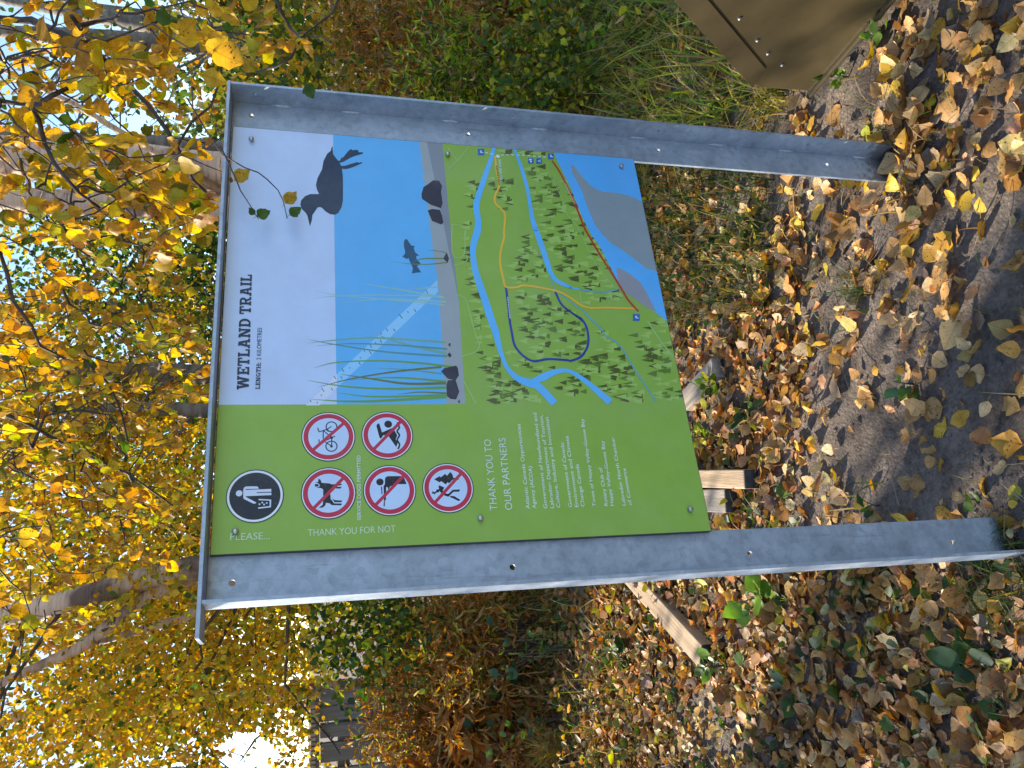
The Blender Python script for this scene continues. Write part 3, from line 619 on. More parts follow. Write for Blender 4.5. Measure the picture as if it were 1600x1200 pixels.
def slab_word(word, gap=0.10):
    """bold slab-serif capitals drawn as overlapping bars on a cap height of 1"""
    s, t, o = 0.22, 0.17, 0.085
    def bar(a, b, c, d): return [(a, c), (b, c), (b, d), (a, d)]
    def dg(x0, y0, x1, y1, w_): return [(x0, y0), (x0 + w_, y0), (x1 + w_, y1), (x1, y1)]
    def bowl(cx, cy, rx, ry, w_, a0, a1, n=12):
        out = []
        for k in range(n):
            p, q_ = a0 + (a1 - a0) * k / n, a0 + (a1 - a0) * (k + 1) / n
            out.append([(cx + rx * math.cos(p), cy + ry * math.sin(p)), (cx + rx * math.cos(q_), cy + ry * math.sin(q_)), (cx + (rx - w_) * math.cos(q_), cy + (ry - t) * math.sin(q_)), (cx + (rx - w_) * math.cos(p), cy + (ry - t) * math.sin(p))])
        return out
    st = bar(o, o + s, 0, 1); h = math.pi / 2
    G = {'I': (0.39, [st, bar(0, .39, 0, t), bar(0, .39, 1 - t, 1)]),
         'L': (0.74, [st, bar(0, .40, 1 - t, 1), bar(0, .74, 0, t), bar(.60, .74, 0, .38)]),
         'E': (0.76, [st, bar(0, .74, 1 - t, 1), bar(0, .76, 0, t), bar(.61, .74, .68, 1), bar(.62, .76, 0, .34), bar(o, .52, .42, .57), bar(.45, .56, .33, .66)]),
         'T': (0.82, [bar(.30, .52, 0, 1), bar(0, .82, 1 - t, 1), bar(0, .13, .62, 1), bar(.69, .82, .62, 1), bar(.20, .62, 0, t)]),
         'A': (0.98, [dg(.08, 0, .34, 1, .22), dg(.68, 0, .42, 1, .22), bar(.24, .72, .25, .40), bar(0, .36, 0, t), bar(.60, .98, 0, t), bar(.24, .56, 1 - t * .8, 1)]),
         'N': (0.98, [bar(.09, .27, 0, 1), bar(.70, .88, 0, 1), dg(.62, 0, .08, 1, .25), bar(0, .36, 0, t), bar(0, .30, 1 - t, 1), bar(.58, .98, 1 - t, 1)]),
         'D': (0.86, [st, bar(0, .46, 0, t), bar(0, .46, 1 - t, 1)] + bowl(.42, .5, .44, .5, .23, -h, h)),
         'R': (0.90, [st, bar(0, .48, 1 - t, 1), bar(o, .48, .40, .55), bar(0, .42, 0, t), dg(.62, 0, .38, .46, .22), bar(.58, .90, 0, t)] + bowl(.46, .70, .36, .30, .22, -h, h)),
         'W': (1.32, [dg(.28, 0, .06, 1, .22), dg(.28, 0, .52, .9, .20), dg(.80, 0, .58, .9, .20), dg(.80, 0, 1.04, 1, .22), bar(0, .40, 1 - t, 1), bar(.92, 1.32, 1 - t, 1), bar(.50, .80, 1 - t * 1.1, 1 - t * .2)]),
         'G': (0.86, bowl(.46, .5, .46, .5, .22, math.radians(50), math.radians(310), 16) + [bar(.48, .86, .38, .53), bar(.62, .84, .06, .42)]),
         'H': (0.98, [bar(.09, .30, 0, 1), bar(.68, .89, 0, 1), bar(.2, .8, .42, .57), bar(0, .39, 0, t), bar(0, .39, 1 - t, 1), bar(.59, .98, 0, t), bar(.59, .98, 1 - t, 1)]),
         ':': (0.24, [bar(0, .24, 0, .24), bar(0, .24, .46, .70)]), ' ': (0.28, [])}
    V, Fc, x = [], [], 0.0
    for c in word:
        w_, polys = G[c]
        for p in polys:
            n = len(V); V += [(x + a, b) for a, b in p]
            ar = sum(p[i][0] * p[(i + 1) % 4][1] - p[(i + 1) % 4][0] * p[i][1] for i in range(4))
            Fc.append(tuple(range(n, n + 4)) if ar > 0 else tuple(range(n, n + 4))[::-1])
        x += w_ + gap
    return np.array(V), Fc
def slab_text(name, s, z, start, end, cap, rgb):
    o = text(name, s, z, start, end, cap, rgb, fill=slab_word(s))
    me = o.data                      # nudge each bar a hair so that no two faces share a plane
    for k, p in enumerate(me.polygons):
        for vi in p.vertices: me.vertices[vi].co.y -= 0.0000012 * (k % 14)
    return o
layer[0] = 40
Z2, Z3, Z9, ZT = (300, 350, 4.0), (300, 600, 4.0), (650, 600, 3.2), (800, 640, 7.5)
slab_text('title_lettering', 'WETLAND TRAIL', Z2, (355, 1035), (375, 318), 74, (26, 42, 68))
slab_text('length_lettering', 'LENGTH:', Z2, (425, 1033), (431, 868), 28, (26, 42, 68))
text('length_lettering', '2 KILOMETRES', Z2, (431, 850), (437, 650), 28, (26, 42, 68))
text('please_lettering', 'PLEASE...', Z3, (238, 978), (485, 970), 42, (206, 226, 190))
text('thank_lettering', 'THANK YOU FOR NOT', Z3, (724, 952), (1272, 925), 42, (206, 226, 190))
text('service_dogs_lettering', 'SERVICE DOGS PERMITTED', Z3, (1056, 852), (1052, 447), 22, (226, 236, 236), 0.006)
text('partners_heading', 'THANK YOU TO', Z9, (406, 632), (373, 278), 38, (214, 230, 214))
text('partners_heading', 'OUR PARTNERS', Z9, (482, 630), (446, 270), 38, (214, 230, 214))
for s_, a_, b_ in (('Atlantic Canada Opportunities', (208, 1165), (95, 170)), ('Agency (ACOA)', (283, 1160), (228, 665)), ('Government of Newfoundland and', (413, 1160), (285, 40)),
                   ('Labrador: Department of Tourism,', (492, 1155), (357, 65)), ('Culture, Industry and Innovation', (565, 1150), (425, 90)), ('Government of Canada:', (705, 1145), (602, 380)),
                   ('Environment and Climate', (778, 1142), (658, 310)), ('Change Canada', (850, 1138), (778, 640)), ('Town of Happy Valley-Goose Bay', (985, 1135), (838, 108)), ('Rotary Club of', (1123, 1130), (1053, 680)),
                   ('Happy Valley-Goose Bay', (1193, 1128), (1075, 365)), ('Labrador North Chamber', (1330, 1125), (1197, 325)), ('of Commerce', (1403, 1122), (1330, 690))):
    text('partner_lettering', s_, ZT, a_, b_, 47, (226, 240, 226), 0.004)
text('you_are_here_lettering', 'YOU ARE HERE', ZA, (682, 525), (655, 235), 34, WHITE, 0.006)
for z_, x_, y_ in ((ZA, 412, 142), (ZA, 1285, 196), (ZE, 1153, 1090)):
    text('parking_letter', 'P', z_, (x_ + 26, y_ + 14), (x_ + 24, y_ - 18), 50, WHITE, 0.02)
layer[0] = 41
flat('facility_symbol', [sq(ZA, 1035, 262, 10), sq(ZA, 1022, 238, 9), sq(ZA, 1040, 238, 8), zz(*ZA, [(1118, 255), (1158, 238), (1158, 246), (1132, 256), (1158, 266), (1158, 274)])], WHITE)

# ---- pictograms
def disc(zr, cx, cy, top, bottom, left, right, red=True):
    c = pp(zr[0] + cx / zr[2], zr[1] + cy / zr[2])
    l, r_ = pp(zr[0] + left[0] / zr[2], zr[1] + left[1] / zr[2]), pp(zr[0] + right[0] / zr[2], zr[1] + right[1] / zr[2])
    t, b = pp(zr[0] + top[0] / zr[2], zr[1] + top[1] / zr[2]), pp(zr[0] + bottom[0] / zr[2], zr[1] + bottom[1] / zr[2])
    c = (l + r_ + t + b) / 4; R = (np.linalg.norm(l - r_) + np.linalg.norm(t - b)) / 4
    layer[0] = 42; flat('pictogram_disc', [circle(c, R)], (22, 44, 62))
    flat('pictogram_disc', [circle(c, R * 0.965)], WHITE)
    if red:
        flat('pictogram_disc', [circle(c, R * 0.75)], (198, 220, 250))
    else:
        flat('pictogram_disc', [circle(c, R * 0.885)], (30, 38, 50))
    return c, R
def red_ring(c, R, zr, p, q):
    a, b = (pp(zr[0] + k[0] / zr[2], zr[1] + k[1] / zr[2]) for k in (p, q)); d = (b - a) / np.linalg.norm(b - a)
    m = c + d * ((a + b) / 2 - c).dot(d); n = np.array([-d[1], d[0]]); h = R * 0.062
    layer[0] = 47; flat('prohibition_ring', ring(c, R * 0.75, R * 0.925), RED)
    layer[0] = 48; flat('prohibition_bar', [[m - d * R * .80 - n * h, m + d * R * .80 - n * h, m + d * R * .80 + n * h, m - d * R * .80 + n * h]], RED)
BLK = (26, 32, 44)
# litter bin, white on black
z = (345, 720, 10.909); c, R = disc(z, 585, 600, (600, 150), (560, 1058), (90, 620), (1080, 590), red=False)
layer[0] = 45
flat('pictogram_person', [circle(zz(*z, [(313, 557)])[0], 52 / 10.909 * SC), zz(*z, [(383, 500), (400, 455), (430, 440), (610, 438), (635, 450), (650, 478), (422, 486), (422, 500), (860, 482), (862, 530), (612, 538), (612, 552), (862, 545), (862, 588), (425, 606), (430, 620), (608, 715), (585, 735), (550, 730), (395, 655), (383, 630)]),
     zz(*z, [(645, 652), (860, 664), (855, 795), (640, 820), (636, 798), (832, 775), (832, 682), (645, 674)])] + [sq(z, x, y, 13) for x, y in ((660, 742), (708, 715), (738, 748), (782, 722))], (214, 224, 244))
def stroke(z, pts, w_): return rb(*z, pts, w_)[0] if len(pts) > 2 else rb(*z, pts, w_)[0]
# bicycle
z = (465, 635, 12.0); c, R = disc(z, 570, 570, (600, 112), (570, 1028), (62, 580), (1080, 560))
layer[0] = 45
def ring_z(z, x, y, r, w_):
    c_ = zz(*z, [(x, y)])[0]; return ring(c_, (r - w_) / z[2] * SC, r / z[2] * SC, 28)
flat('pictogram_bicycle', ring_z(z, 635, 385, 112, 22) + ring_z(z, 635, 750, 115, 22) + [stroke(z, p, 20) for p in ([(375, 405), (405, 485)], [(405, 482), (570, 425)], [(560, 430), (635, 380)], [(480, 465), (480, 610)], [(490, 460), (640, 590)], [(545, 430), (560, 460), (610, 478)], [(640, 590), (640, 740)], [(635, 745), (510, 665)], [(640, 590), (450, 680)], [(400, 620), (405, 680)], [(640, 590), (705, 560)])] + [circle(zz(*z, [(635, 590)])[0], 30 / 12 * SC, 20), circle(zz(*z, [(635, 752)])[0], 26 / 12 * SC, 20)], (22, 34, 66))
red_ring(c, R, z, (850, 325), (305, 800))
# swimmer
z = (560, 635, 12.0); c, R = disc(z, 545, 545, (540, 98), (540, 995), (60, 550), (1030, 545))
layer[0] = 45
flat('pictogram_swimmer', [circle(zz(*z, [(558, 337)])[0], 76 / 12 * SC), zz(*z, [(337, 375), (350, 335), (388, 318), (442, 492), (640, 405), (690, 480), (728, 548), (700, 620), (738, 690), (708, 768), (570, 570), (470, 540), (420, 612), (395, 590)]),
     rb(*z, [(728, 300), (765, 400), (725, 470), (768, 545), (728, 630), (770, 720), (742, 805)], 34)[0]], BLK)
red_ring(c, R, z, (780, 300), (310, 780))
# dog
z = (465, 720, 12.0); c, R = disc(z, 575, 610, (600, 122), (570, 1100), (60, 620), (1090, 600))
layer[0] = 45
flat('pictogram_dog', [zz(*z, [(335, 410), (385, 400), (390, 338), (430, 360), (450, 415), (600, 428), (640, 445), (820, 432), (830, 455), (770, 470), (640, 490), (830, 490), (800, 525), (690, 520), (640, 560), (615, 610), (620, 720), (665, 770), (680, 800), (835, 805), (815, 838), (640, 835), (600, 800), (530, 790), (520, 840), (470, 880), (390, 885), (470, 830), (480, 740), (478, 540), (440, 515), (350, 508), (405, 490), (415, 455), (385, 425)]),
     zz(*z, [(325, 438), (385, 440), (400, 465), (380, 488), (325, 488)]), zz(*z, [(640, 700), (690, 740), (835, 748), (820, 780), (690, 780)])], BLK)
red_ring(c, R, z, (830, 340), (310, 870))
# bending figure with stick
z = (560, 720, 12.0); c, R = disc(z, 580, 560, (600, 85), (580, 1038), (82, 560), (1080, 550))
layer[0] = 45
flat('pictogram_figure', [circle(zz(*z, [(403, 400)])[0], 70 / 12 * SC), zz(*z, [(495, 360), (505, 315), (545, 292), (840, 288), (905, 440), (740, 442), (600, 480), (560, 540), (545, 495), (520, 495), (515, 740), (495, 745), (495, 855), (470, 860), (478, 720), (470, 480), (495, 440)]), zz(*z, [(422, 490), (445, 488), (452, 628), (432, 632)])], BLK)
red_ring(c, R, z, (820, 310), (340, 810))
# axe and tree
z = (650, 710, 12.0); c, R = disc(z, 595, 635, (610, 170), (600, 1105), (115, 640), (1075, 620))
layer[0] = 45
flat('pictogram_axe_and_tree', [zz(*z, [(340, 470), (440, 412), (462, 432), (545, 368), (580, 405), (640, 330), (680, 375), (698, 440), (800, 452), (800, 478), (690, 475), (620, 545), (590, 525), (555, 565), (470, 505), (440, 528)]),
     zz(*z, [(290, 735), (315, 685), (335, 712), (370, 700), (385, 660), (430, 655), (420, 610), (435, 580), (530, 625), (500, 680), (560, 735), (600, 745), (690, 665), (825, 660), (810, 702), (700, 705), (605, 800), (520, 770), (455, 710), (435, 680), (435, 712), (390, 718), (360, 735), (350, 762), (335, 740)]), zz(*z, [(625, 800), (650, 780), (715, 785), (830, 855), (800, 880), (690, 825)])], BLK)
red_ring(c, R, z, (820, 380), (370, 880))
# panel bolts
for x_, y_ in ((393, 220), (368, 832), (750, 811), (699, 243), (970, 262), (1077, 797)):
    a_, b_ = pp(x_, y_); mb = MB()
    for k, (rr_, yy_) in enumerate(((0.0058, -0.0064), (0.0056, -0.0085), (0.0040, -0.0098), (0.0015, -0.0104))): pass
    mb.tube([(a_, -0.004, TOP + b_), (a_, -0.0066, TOP + b_), (a_, -0.0086, TOP + b_), (a_, -0.0098, TOP + b_), (a_, -0.0102, TOP + b_)], [0.0055, 0.0056, 0.005, 0.0032, 0.0008], 14)
    mb.build('bolt', MAT['bolt'], sign, smooth=True)

# ------------------------------------------------------------------ timbers lying behind the sign
def timber(name, p0, p1, wd, ht, mat, label, z0=0.0, group=None, dark=True):
    p0, p1 = np.array(p0, float), np.array(p1, float); d = p1 - p0; L = np.linalg.norm(d)
    o = MB().box((-wd / 2, 0, 0), (wd / 2, L, ht)).build(name, mat, None, bevel=0.004)
    o.location = (p0[0], p0[1], z0); o.rotation_euler = (0, 0, math.atan2(-d[0], d[1]))
    if dark: MB().box((-wd / 2 + .001, -0.003, 0.001), (wd / 2 - .001, -0.0004, ht - .001)).build('dark_end_face', MAT['dark_end'], o)  # thin sheet over the near end, much darker than the wood
    return tag(o, label, 'timber', group)
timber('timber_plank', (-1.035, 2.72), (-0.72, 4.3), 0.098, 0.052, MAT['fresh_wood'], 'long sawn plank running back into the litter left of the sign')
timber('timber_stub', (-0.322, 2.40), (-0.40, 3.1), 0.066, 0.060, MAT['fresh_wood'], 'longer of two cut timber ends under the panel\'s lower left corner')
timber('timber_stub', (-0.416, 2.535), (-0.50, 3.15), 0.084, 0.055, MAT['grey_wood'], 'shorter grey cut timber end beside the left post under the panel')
timber('timber_offcut', (0.065, 2.67), (-0.07, 2.92), 0.085, 0.04, MAT['grey_wood'], 'pale timber offcut half buried in leaves under the map panel', z0=-0.012, dark=False)

# ------------------------------------------------------------------ olive storage bin with a sloping lid, right edge
bx = empty('storage_bin', (0.880, 2.060, 0), 0.0)
tag(bx, 'olive brown steel storage bin with sloping lid at the right edge', 'bin')
sd = np.array([0.345, -0.939, 0]); sd /= np.linalg.norm(sd); wdir = np.array([0.939, 0.345, 0])      # along the side towards the camera; across the bin
def bp3(s, z_, w_=0.0): return np.array([s * sd[0] + w_ * wdir[0], s * sd[1] + w_ * wdir[1], z_])
def prism(name, prof, w0, w1, mat, bevel=0.0):
    n = len(prof); mb = MB(); vs = [bp3(s, z_, w0) for s, z_ in prof] + [bp3(s, z_, w1) for s, z_ in prof]
    mb.add(vs, [tuple(range(n)), tuple(range(n, 2 * n))[::-1]] + [(k, n + k, n + (k + 1) % n, (k + 1) % n) for k in range(n)])
    return mb.build(name, mat, bx, bevel=bevel)
side = [(0.0, 0.045), (-0.01, 0.215), (0.62, 1.10), (0.80, 1.10), (0.80, 0.045)]
prism('body', side, 0.0, 1.0, MAT['olive'], 0.006)
prism('plinth', [(0.05, -0.03), (0.05, 0.046), (0.76, 0.046), (0.76, -0.03)], 0.035, 0.96, MAT['panel_core'])
prism('base_lip', [(-0.012, 0.036), (-0.012, 0.047), (0.81, 0.047), (0.81, 0.036)], -0.012, 0.05, MAT['olive'], 0.002)
sl = np.array([0.63, 0.885]); sl /= np.linalg.norm(sl); sn = np.array([sl[1], -sl[0]])
def slope_pt(t, inset): q_ = np.array([-0.01, 0.215]) + sl * t + sn * inset; return (q_[0], q_[1])
prism('lid_rim', [slope_pt(0.02, -0.012), slope_pt(1.05, -0.012), slope_pt(1.05, 0.052), slope_pt(0.07, 0.052)], -0.0045, -0.0006, MAT['olive'], 0.0015)
for t_, i_ in ((0.12, 0.08), (0.19, 0.08), (0.30, 0.08), (0.40, 0.08), (0.52, 0.08)):
    q_ = slope_pt(t_, i_); mb = MB(); mb.tube([bp3(*q_, 0.001), bp3(*q_, -0.004), bp3(*q_, -0.006)], [0.0042, 0.0042, 0.0015], 10); mb.build('rivet', MAT['bolt'], bx, smooth=True)
q_ = (0.09, 0.20); mb = MB(); mb.tube([bp3(*q_, 0.001), bp3(*q_, -0.004), bp3(*q_, -0.006)], [0.0042, 0.0042, 0.0015], 10); mb.build('rivet', MAT['bolt'], bx, smooth=True)

# ------------------------------------------------------------------ weathered board fence at the far left
fe = empty('board_fence', tuple(at(560, 1150, 6.0)[:2]) + (0,))
tag(fe, 'weathered grey board fence behind the rusty ferns at the far left', 'fence')
fx0, fx1 = at(500, 1078, 6.0)[0], at(500, 1200, 6.0)[0]
x = fx0; k = 0
while x > fx1 - 1.6:
    w_ = 0.10 + 0.05 * rt.random(); top = 1.40 + 0.03 * rt.normal() * 0.6
    o = MB().box((x - w_, 5.98 + 0.015 * (k % 2), -0.05), (x, 6.01 + 0.015 * (k % 2), top)).build('board', MAT['old_wood'], None, bevel=0.004); adopt(o, fe)
    x -= w_ + rt.choice([0.008, 0.012, 0.045]); k += 1
for zr in (0.55, 1.18):
    o = MB().box((fx1 - 1.7, 6.04, zr), (fx0 + 0.02, 6.08, zr + 0.09)).build('rail', MAT['old_wood'], None); adopt(o, fe)
x = fx0 - 0.1
while x > fx1 - 1.6:
    o = MB().box((x - 0.022, 5.97, 1.432), (x, 6.07, 1.462 + 0.01 * rt.random())).build('cap_slat', MAT['grey_wood'], None); adopt(o, fe); x -= 0.034
o = MB().box((fx1 - 1.7, 5.985, 1.405), (fx0 - 0.08, 6.055, 1.432)).build('cap_rail', MAT['old_wood'], None); adopt(o, fe)

# ------------------------------------------------------------------ trees
SIGN_POLY = [(300, 1005), (352, 125), (1420, 222), (1600, 900), (330, 965)]
def in_front_of_sign(P):             # leaves that would hang between the lens and the sign
    x, y, f = project(P); loc = (np.asarray(P) - TLw)
    a, d = loc @ ex, loc @ nn
    return (d > -0.03) & (x > 318) & (y > 100) & (y < 1010) & (P[:, 1] < 2.2)
def sky_hole(P, keep=0.04):
    x, y, f = project(P)
    h = ((x - 385) / 46) ** 2 + ((y - 1182) / 40) ** 2 < 1
    h2 = (x > 60) & (x < 330) & (y > 1152) & (y < 1215)
    h3 = (x > 20) & (x < 330) & (y > -40) & (y < 235)
    r = rng.random(len(P))
    return (h & (r > keep)) | (h2 & (r > 0.65)) | (h3 & (r > 0.30))
def crown_points(center, radii, n, clumps, spread, flat_=0.8, zmin=0.3):
    c = rand_dirs(clumps) * (rng.random((clumps, 1)) ** 0.42) * np.array(radii) + np.array(center)
    c = c[c[:, 2] > zmin]
    k = rng.integers(0, len(c), n)
    P = c[k] + rng.normal(size=(n, 3)) * spread * np.array([1, 1, flat_]) * (0.6 + 0.8 * rng.random((len(c), 1)))[k]
    return P, c
def tree(name, label, cat, trunk, radii, mat, center, rad, n, size, mix, clumps=60, spread=0.2, group=None, templates=None, limbs=14, tsides=12, leaf_name='crown', extra=None, jit=0.16, zcut=0.12):
    base = trunk[0]; root = empty(name, (base[0], base[1], 0)); tag(root, label, cat, group)
    mb = MB(); tp = []
    P_ = np.array(trunk, float)
    for i in range(len(P_) - 1):                     # smooth wandering trunk
        for t in np.linspace(0, 1, 5, endpoint=(i == len(P_) - 2)): tp.append((P_[i] * (1 - t) + P_[i + 1] * t, radii[i] * (1 - t) + radii[i + 1] * t))
    pth = [p + np.array([0.012 * math.sin(k * 1.3), 0.012 * math.cos(k * 1.7), 0]) for k, (p, r) in enumerate(tp)]
    mb.tube(pth, [r * (1 + 0.06 * math.sin(k * 2.1)) for k, (p, r) in enumerate(tp)], tsides)
    for t_, r_ in (extra or []): mb.tube(t_, r_, tsides)
    adopt(mb.build('trunk', MAT[mat], None, smooth=True), root)
    P, c = crown_points(center, rad, n, clumps, spread)
    P = P[~sky_hole(P)]; P = P[~in_front_of_sign(P)]; P = P[P[:, 2] > zcut]
    if limbs:
        mb = MB(); lo = int(len(pth) * 0.35)
        for k in rng.permutation(len(c))[:limbs]:
            j = int(np.argmin([np.linalg.norm(p + np.array([0, 0, 0.5]) - c[k]) for p in pth[lo:]])) + lo
            a, b = pth[j], c[k]; m = (a + b) / 2 + np.array([0, 0, 0.12 * np.linalg.norm(b - a)]) + rng.normal(size=3) * 0.06
            r0 = max(0.006, tp[j][1] * 0.2); mb.tube([a, a * .6 + m * .4, m, m * .45 + b * .55, b], [r0, r0 * .8, r0 * .6, r0 * .4, r0 * .2], 6, cap=False)
            for _ in range(4):
                e = b + rng.normal(size=3) * spread * 1.3; s_ = m * .4 + b * .6
                mb.tube([s_, (s_ + e) / 2 + rng.normal(size=3) * .04, e], [r0 * .3, r0 * .2, r0 * .08], 4, cap=False)
        adopt(mb.build('branches', MAT['twig' if mat != 'grey_bark' else mat], None, smooth=True), root)
    n = len(P); D = rand_dirs(n) + np.array([0, 0, -0.7]); N = rand_dirs(n) + np.array([0, 0, 0.3])
    V, T, U, C = leaf_arrays(P, D, N, size * (0.7 + 0.6 * rng.random(n)), colours(n, mix, jit), templates or T_FAR)
    me = mesh_from(leaf_name, V, T, U, C); o = link(leaf_name, me, MAT['far_leaf']); adopt(o, root); o['kind'] = 'stuff'
    return root
YMIX = {'yellow': 6, 'gold': 3.6, 'lime': 1.6, 'olive': 0.5, 'orange': 0.9, 'green': 0.25}
GMIX = {'green': 5, 'dgreen': 5, 'olive': 2, 'lime': 0.4}
OMIX = {'olive': 4, 'lime': 3, 'yellow': 2, 'green': 2, 'gold': 1}
tree('birch_tree', 'leaning tan trunked birch with dense yellow crown left of the sign', 'tree', [(-0.93, 5.3, -0.1), (-1.05, 5.3, 1.2), (-1.17, 5.3, 2.2), (-1.40, 5.25, 3.35), (-1.75, 5.2, 5.2)], [0.10, 0.085, 0.075, 0.065, 0.03], 'birch',
     (-2.15, 6.0, 2.75), (1.5, 1.15, 2.2), 25000, 0.045, {'yellow': 5, 'lime': 3.2, 'gold': 2.6, 'olive': 1.3, 'green': .6}, clumps=150, spread=0.22, zcut=1.38,
     extra=[([(-1.15, 5.3, 2.0), (-1.32, 5.3, 2.45), (-1.62, 5.3, 2.85), (-1.85, 5.3, 3.4)], [0.05, 0.045, 0.035, 0.02]), ([(-1.10, 5.3, 1.7), (-1.5, 5.4, 2.25), (-1.7, 5.5, 3.0)], [0.04, 0.03, 0.02])])
tree('birch_tree', 'double trunked pinkish birch behind the sign\'s upper right corner', 'tree', [(1.50, 6.0, -0.1), (1.50, 6.0, 2.3), (1.53, 6.0, 3.8), (1.6, 6.1, 6.5)], [0.19, 0.16, 0.14, 0.05], 'birch',
     (1.6, 6.2, 5.8), (1.7, 1.7, 1.7), 3500, 0.06, YMIX, clumps=50, spread=0.25, extra=[([(1.27, 5.9, -0.1), (1.23, 5.9, 2.3), (1.20, 5.9, 3.8), (1.0, 5.9, 6)], [0.11, 0.09, 0.08, 0.03]), ([(1.36, 5.85, 2.1), (1.50, 5.6, 2.45), (1.72, 5.4, 2.9), (1.9, 5.2, 3.4)], [0.03, 0.022, 0.018, 0.01])])
tree('slender_tree', 'thin pale trunk against blue sky right of the double birch', 'tree', [(1.98, 7.0, -0.1), (1.97, 7.0, 2.4), (1.95, 7.0, 3.6), (1.9, 7, 5.5)], [0.07, 0.06, 0.055, 0.02], 'grey_bark', (2.0, 7, 5.2), (1.0, 1.0, 1.2), 1200, 0.055, OMIX, clumps=24, spread=0.22)
tree('grey_trunk_tree', 'grey trunked tree with yellow green leaves behind the title lettering side', 'tree', [(0.10, 8.0, -0.1), (0.08, 8.0, 2.6), (0.10, 8.0, 4.0), (0, 8, 6)], [0.12, 0.10, 0.085, 0.03], 'grey_bark', (0.0, 8.0, 3.9), (1.9, 1.3, 1.9), 11000, 0.052, {'lime': 3, 'yellow': 5, 'olive': 3, 'gold': 1.5, 'green': 1.5}, clumps=60, spread=0.22)
tree('dark_trunk_tree', 'dark slim trunk among yellow leaves above the green panel half', 'tree', [(-0.28, 7.2, -0.1), (-0.24, 7.2, 2.4), (-0.2, 7.2, 3.6), (-0.3, 7.2, 5.6)], [0.08, 0.065, 0.05, 0.02], 'grey_bark', (-0.7, 7.2, 3.4), (1.0, 1.0, 1.5), 5000, 0.048, YMIX, clumps=36, spread=0.2)
tree('green_tree', 'dark green leafy tree behind the sign between the birch trunks', 'tree', [(0.8, 10.5, -0.1), (0.9, 10.5, 3.0), (0.9, 10.5, 5.5)], [0.13, 0.10, 0.03], 'grey_bark', (0.7, 10.5, 3.0), (2.3, 1.2, 2.3), 9000, 0.075, GMIX, clumps=80, spread=0.24)
tree('green_tree', 'green leafy tree standing behind the leaning yellow birch', 'tree', [(-2.3, 9.5, -0.1), (-2.2, 9.5, 2.5), (-2.2, 9.5, 5.0)], [0.12, 0.10, 0.03], 'grey_bark', (-2.0, 9.5, 2.6), (1.9, 1.0, 2.0), 6500, 0.075, {'green': 4, 'olive': 3, 'lime': 2, 'yellow': 2}, clumps=60, spread=0.24)
tree('open_crowned_tree', 'thin leaved olive tree against the sky at the upper right', 'tree', [(3.5, 8.5, -0.1), (3.4, 8.5, 3.0), (3.3, 8.5, 5.5)], [0.10, 0.08, 0.03], 'grey_bark', (3.1, 8.5, 3.3), (1.9, 1.2, 2.2), 3600, 0.06, OMIX, clumps=44, spread=0.26, limbs=24)
tree('yellow_tree', 'bright yellow tree out at the left edge of the clearing', 'tree', [(-4.9, 4.7, -0.1), (-4.9, 4.7, 3.0), (-5.0, 4.7, 6)], [0.13, 0.10, 0.03], 'birch', (-4.8, 4.7, 3.4), (1.6, 1.6, 1.9), 3000, 0.065, YMIX, clumps=34, spread=0.25)
tree('yellow_tree', 'slender yellow tree close behind the leaning birch', 'tree', [(-3.1, 8.2, -0.1), (-3.1, 8.2, 2.5), (-3.1, 8.2, 5)], [0.09, 0.07, 0.03], 'birch', (-3.0, 8.2, 3.1), (1.7, 0.9, 2.1), 10000, 0.052, YMIX, clumps=80, spread=0.24, zcut=1.45)
tree('yellow_tree', 'tall yellow tree beyond the board fence', 'tree', [(-6.0, 9.5, -0.1), (-6.0, 9.5, 4.0), (-6.0, 9.5, 7)], [0.16, 0.12, 0.03], 'birch', (-6.0, 9.5, 4.6), (2.0, 1.8, 2.6), 5000, 0.08, YMIX, clumps=55, spread=0.28)
for k, (x_, y_, mix_, lb) in enumerate(((-10.5, 17, YMIX, 'far yellow tree behind the board fence'), (-3.0, 16, OMIX, 'far olive tree seen through the yellow birch'), (0.0, 18, GMIX, 'far green tree right behind the sign'), (3.2, 17, GMIX, 'far green tree beyond the double birch'),
        (6.8, 16, OMIX, 'far olive tree at the upper right beyond the ferns'), (5.0, 12, {'olive': 4, 'green': 3, 'rust': 1}, 'low olive thicket tree behind the dry ferns on the right'))):
    tree('background_tree', lb, 'tree', [(x_, y_, -0.1), (x_, y_, 3.5), (x_ + .2, y_, 6)], [0.16, 0.12, 0.04], 'grey_bark', (x_, y_, 2.5), (2.6, 1.5, 3.2 if k != 5 else 1.4), 5600, 0.12, mix_, clumps=70, spread=0.3, limbs=10, group='trees far behind the clearing')

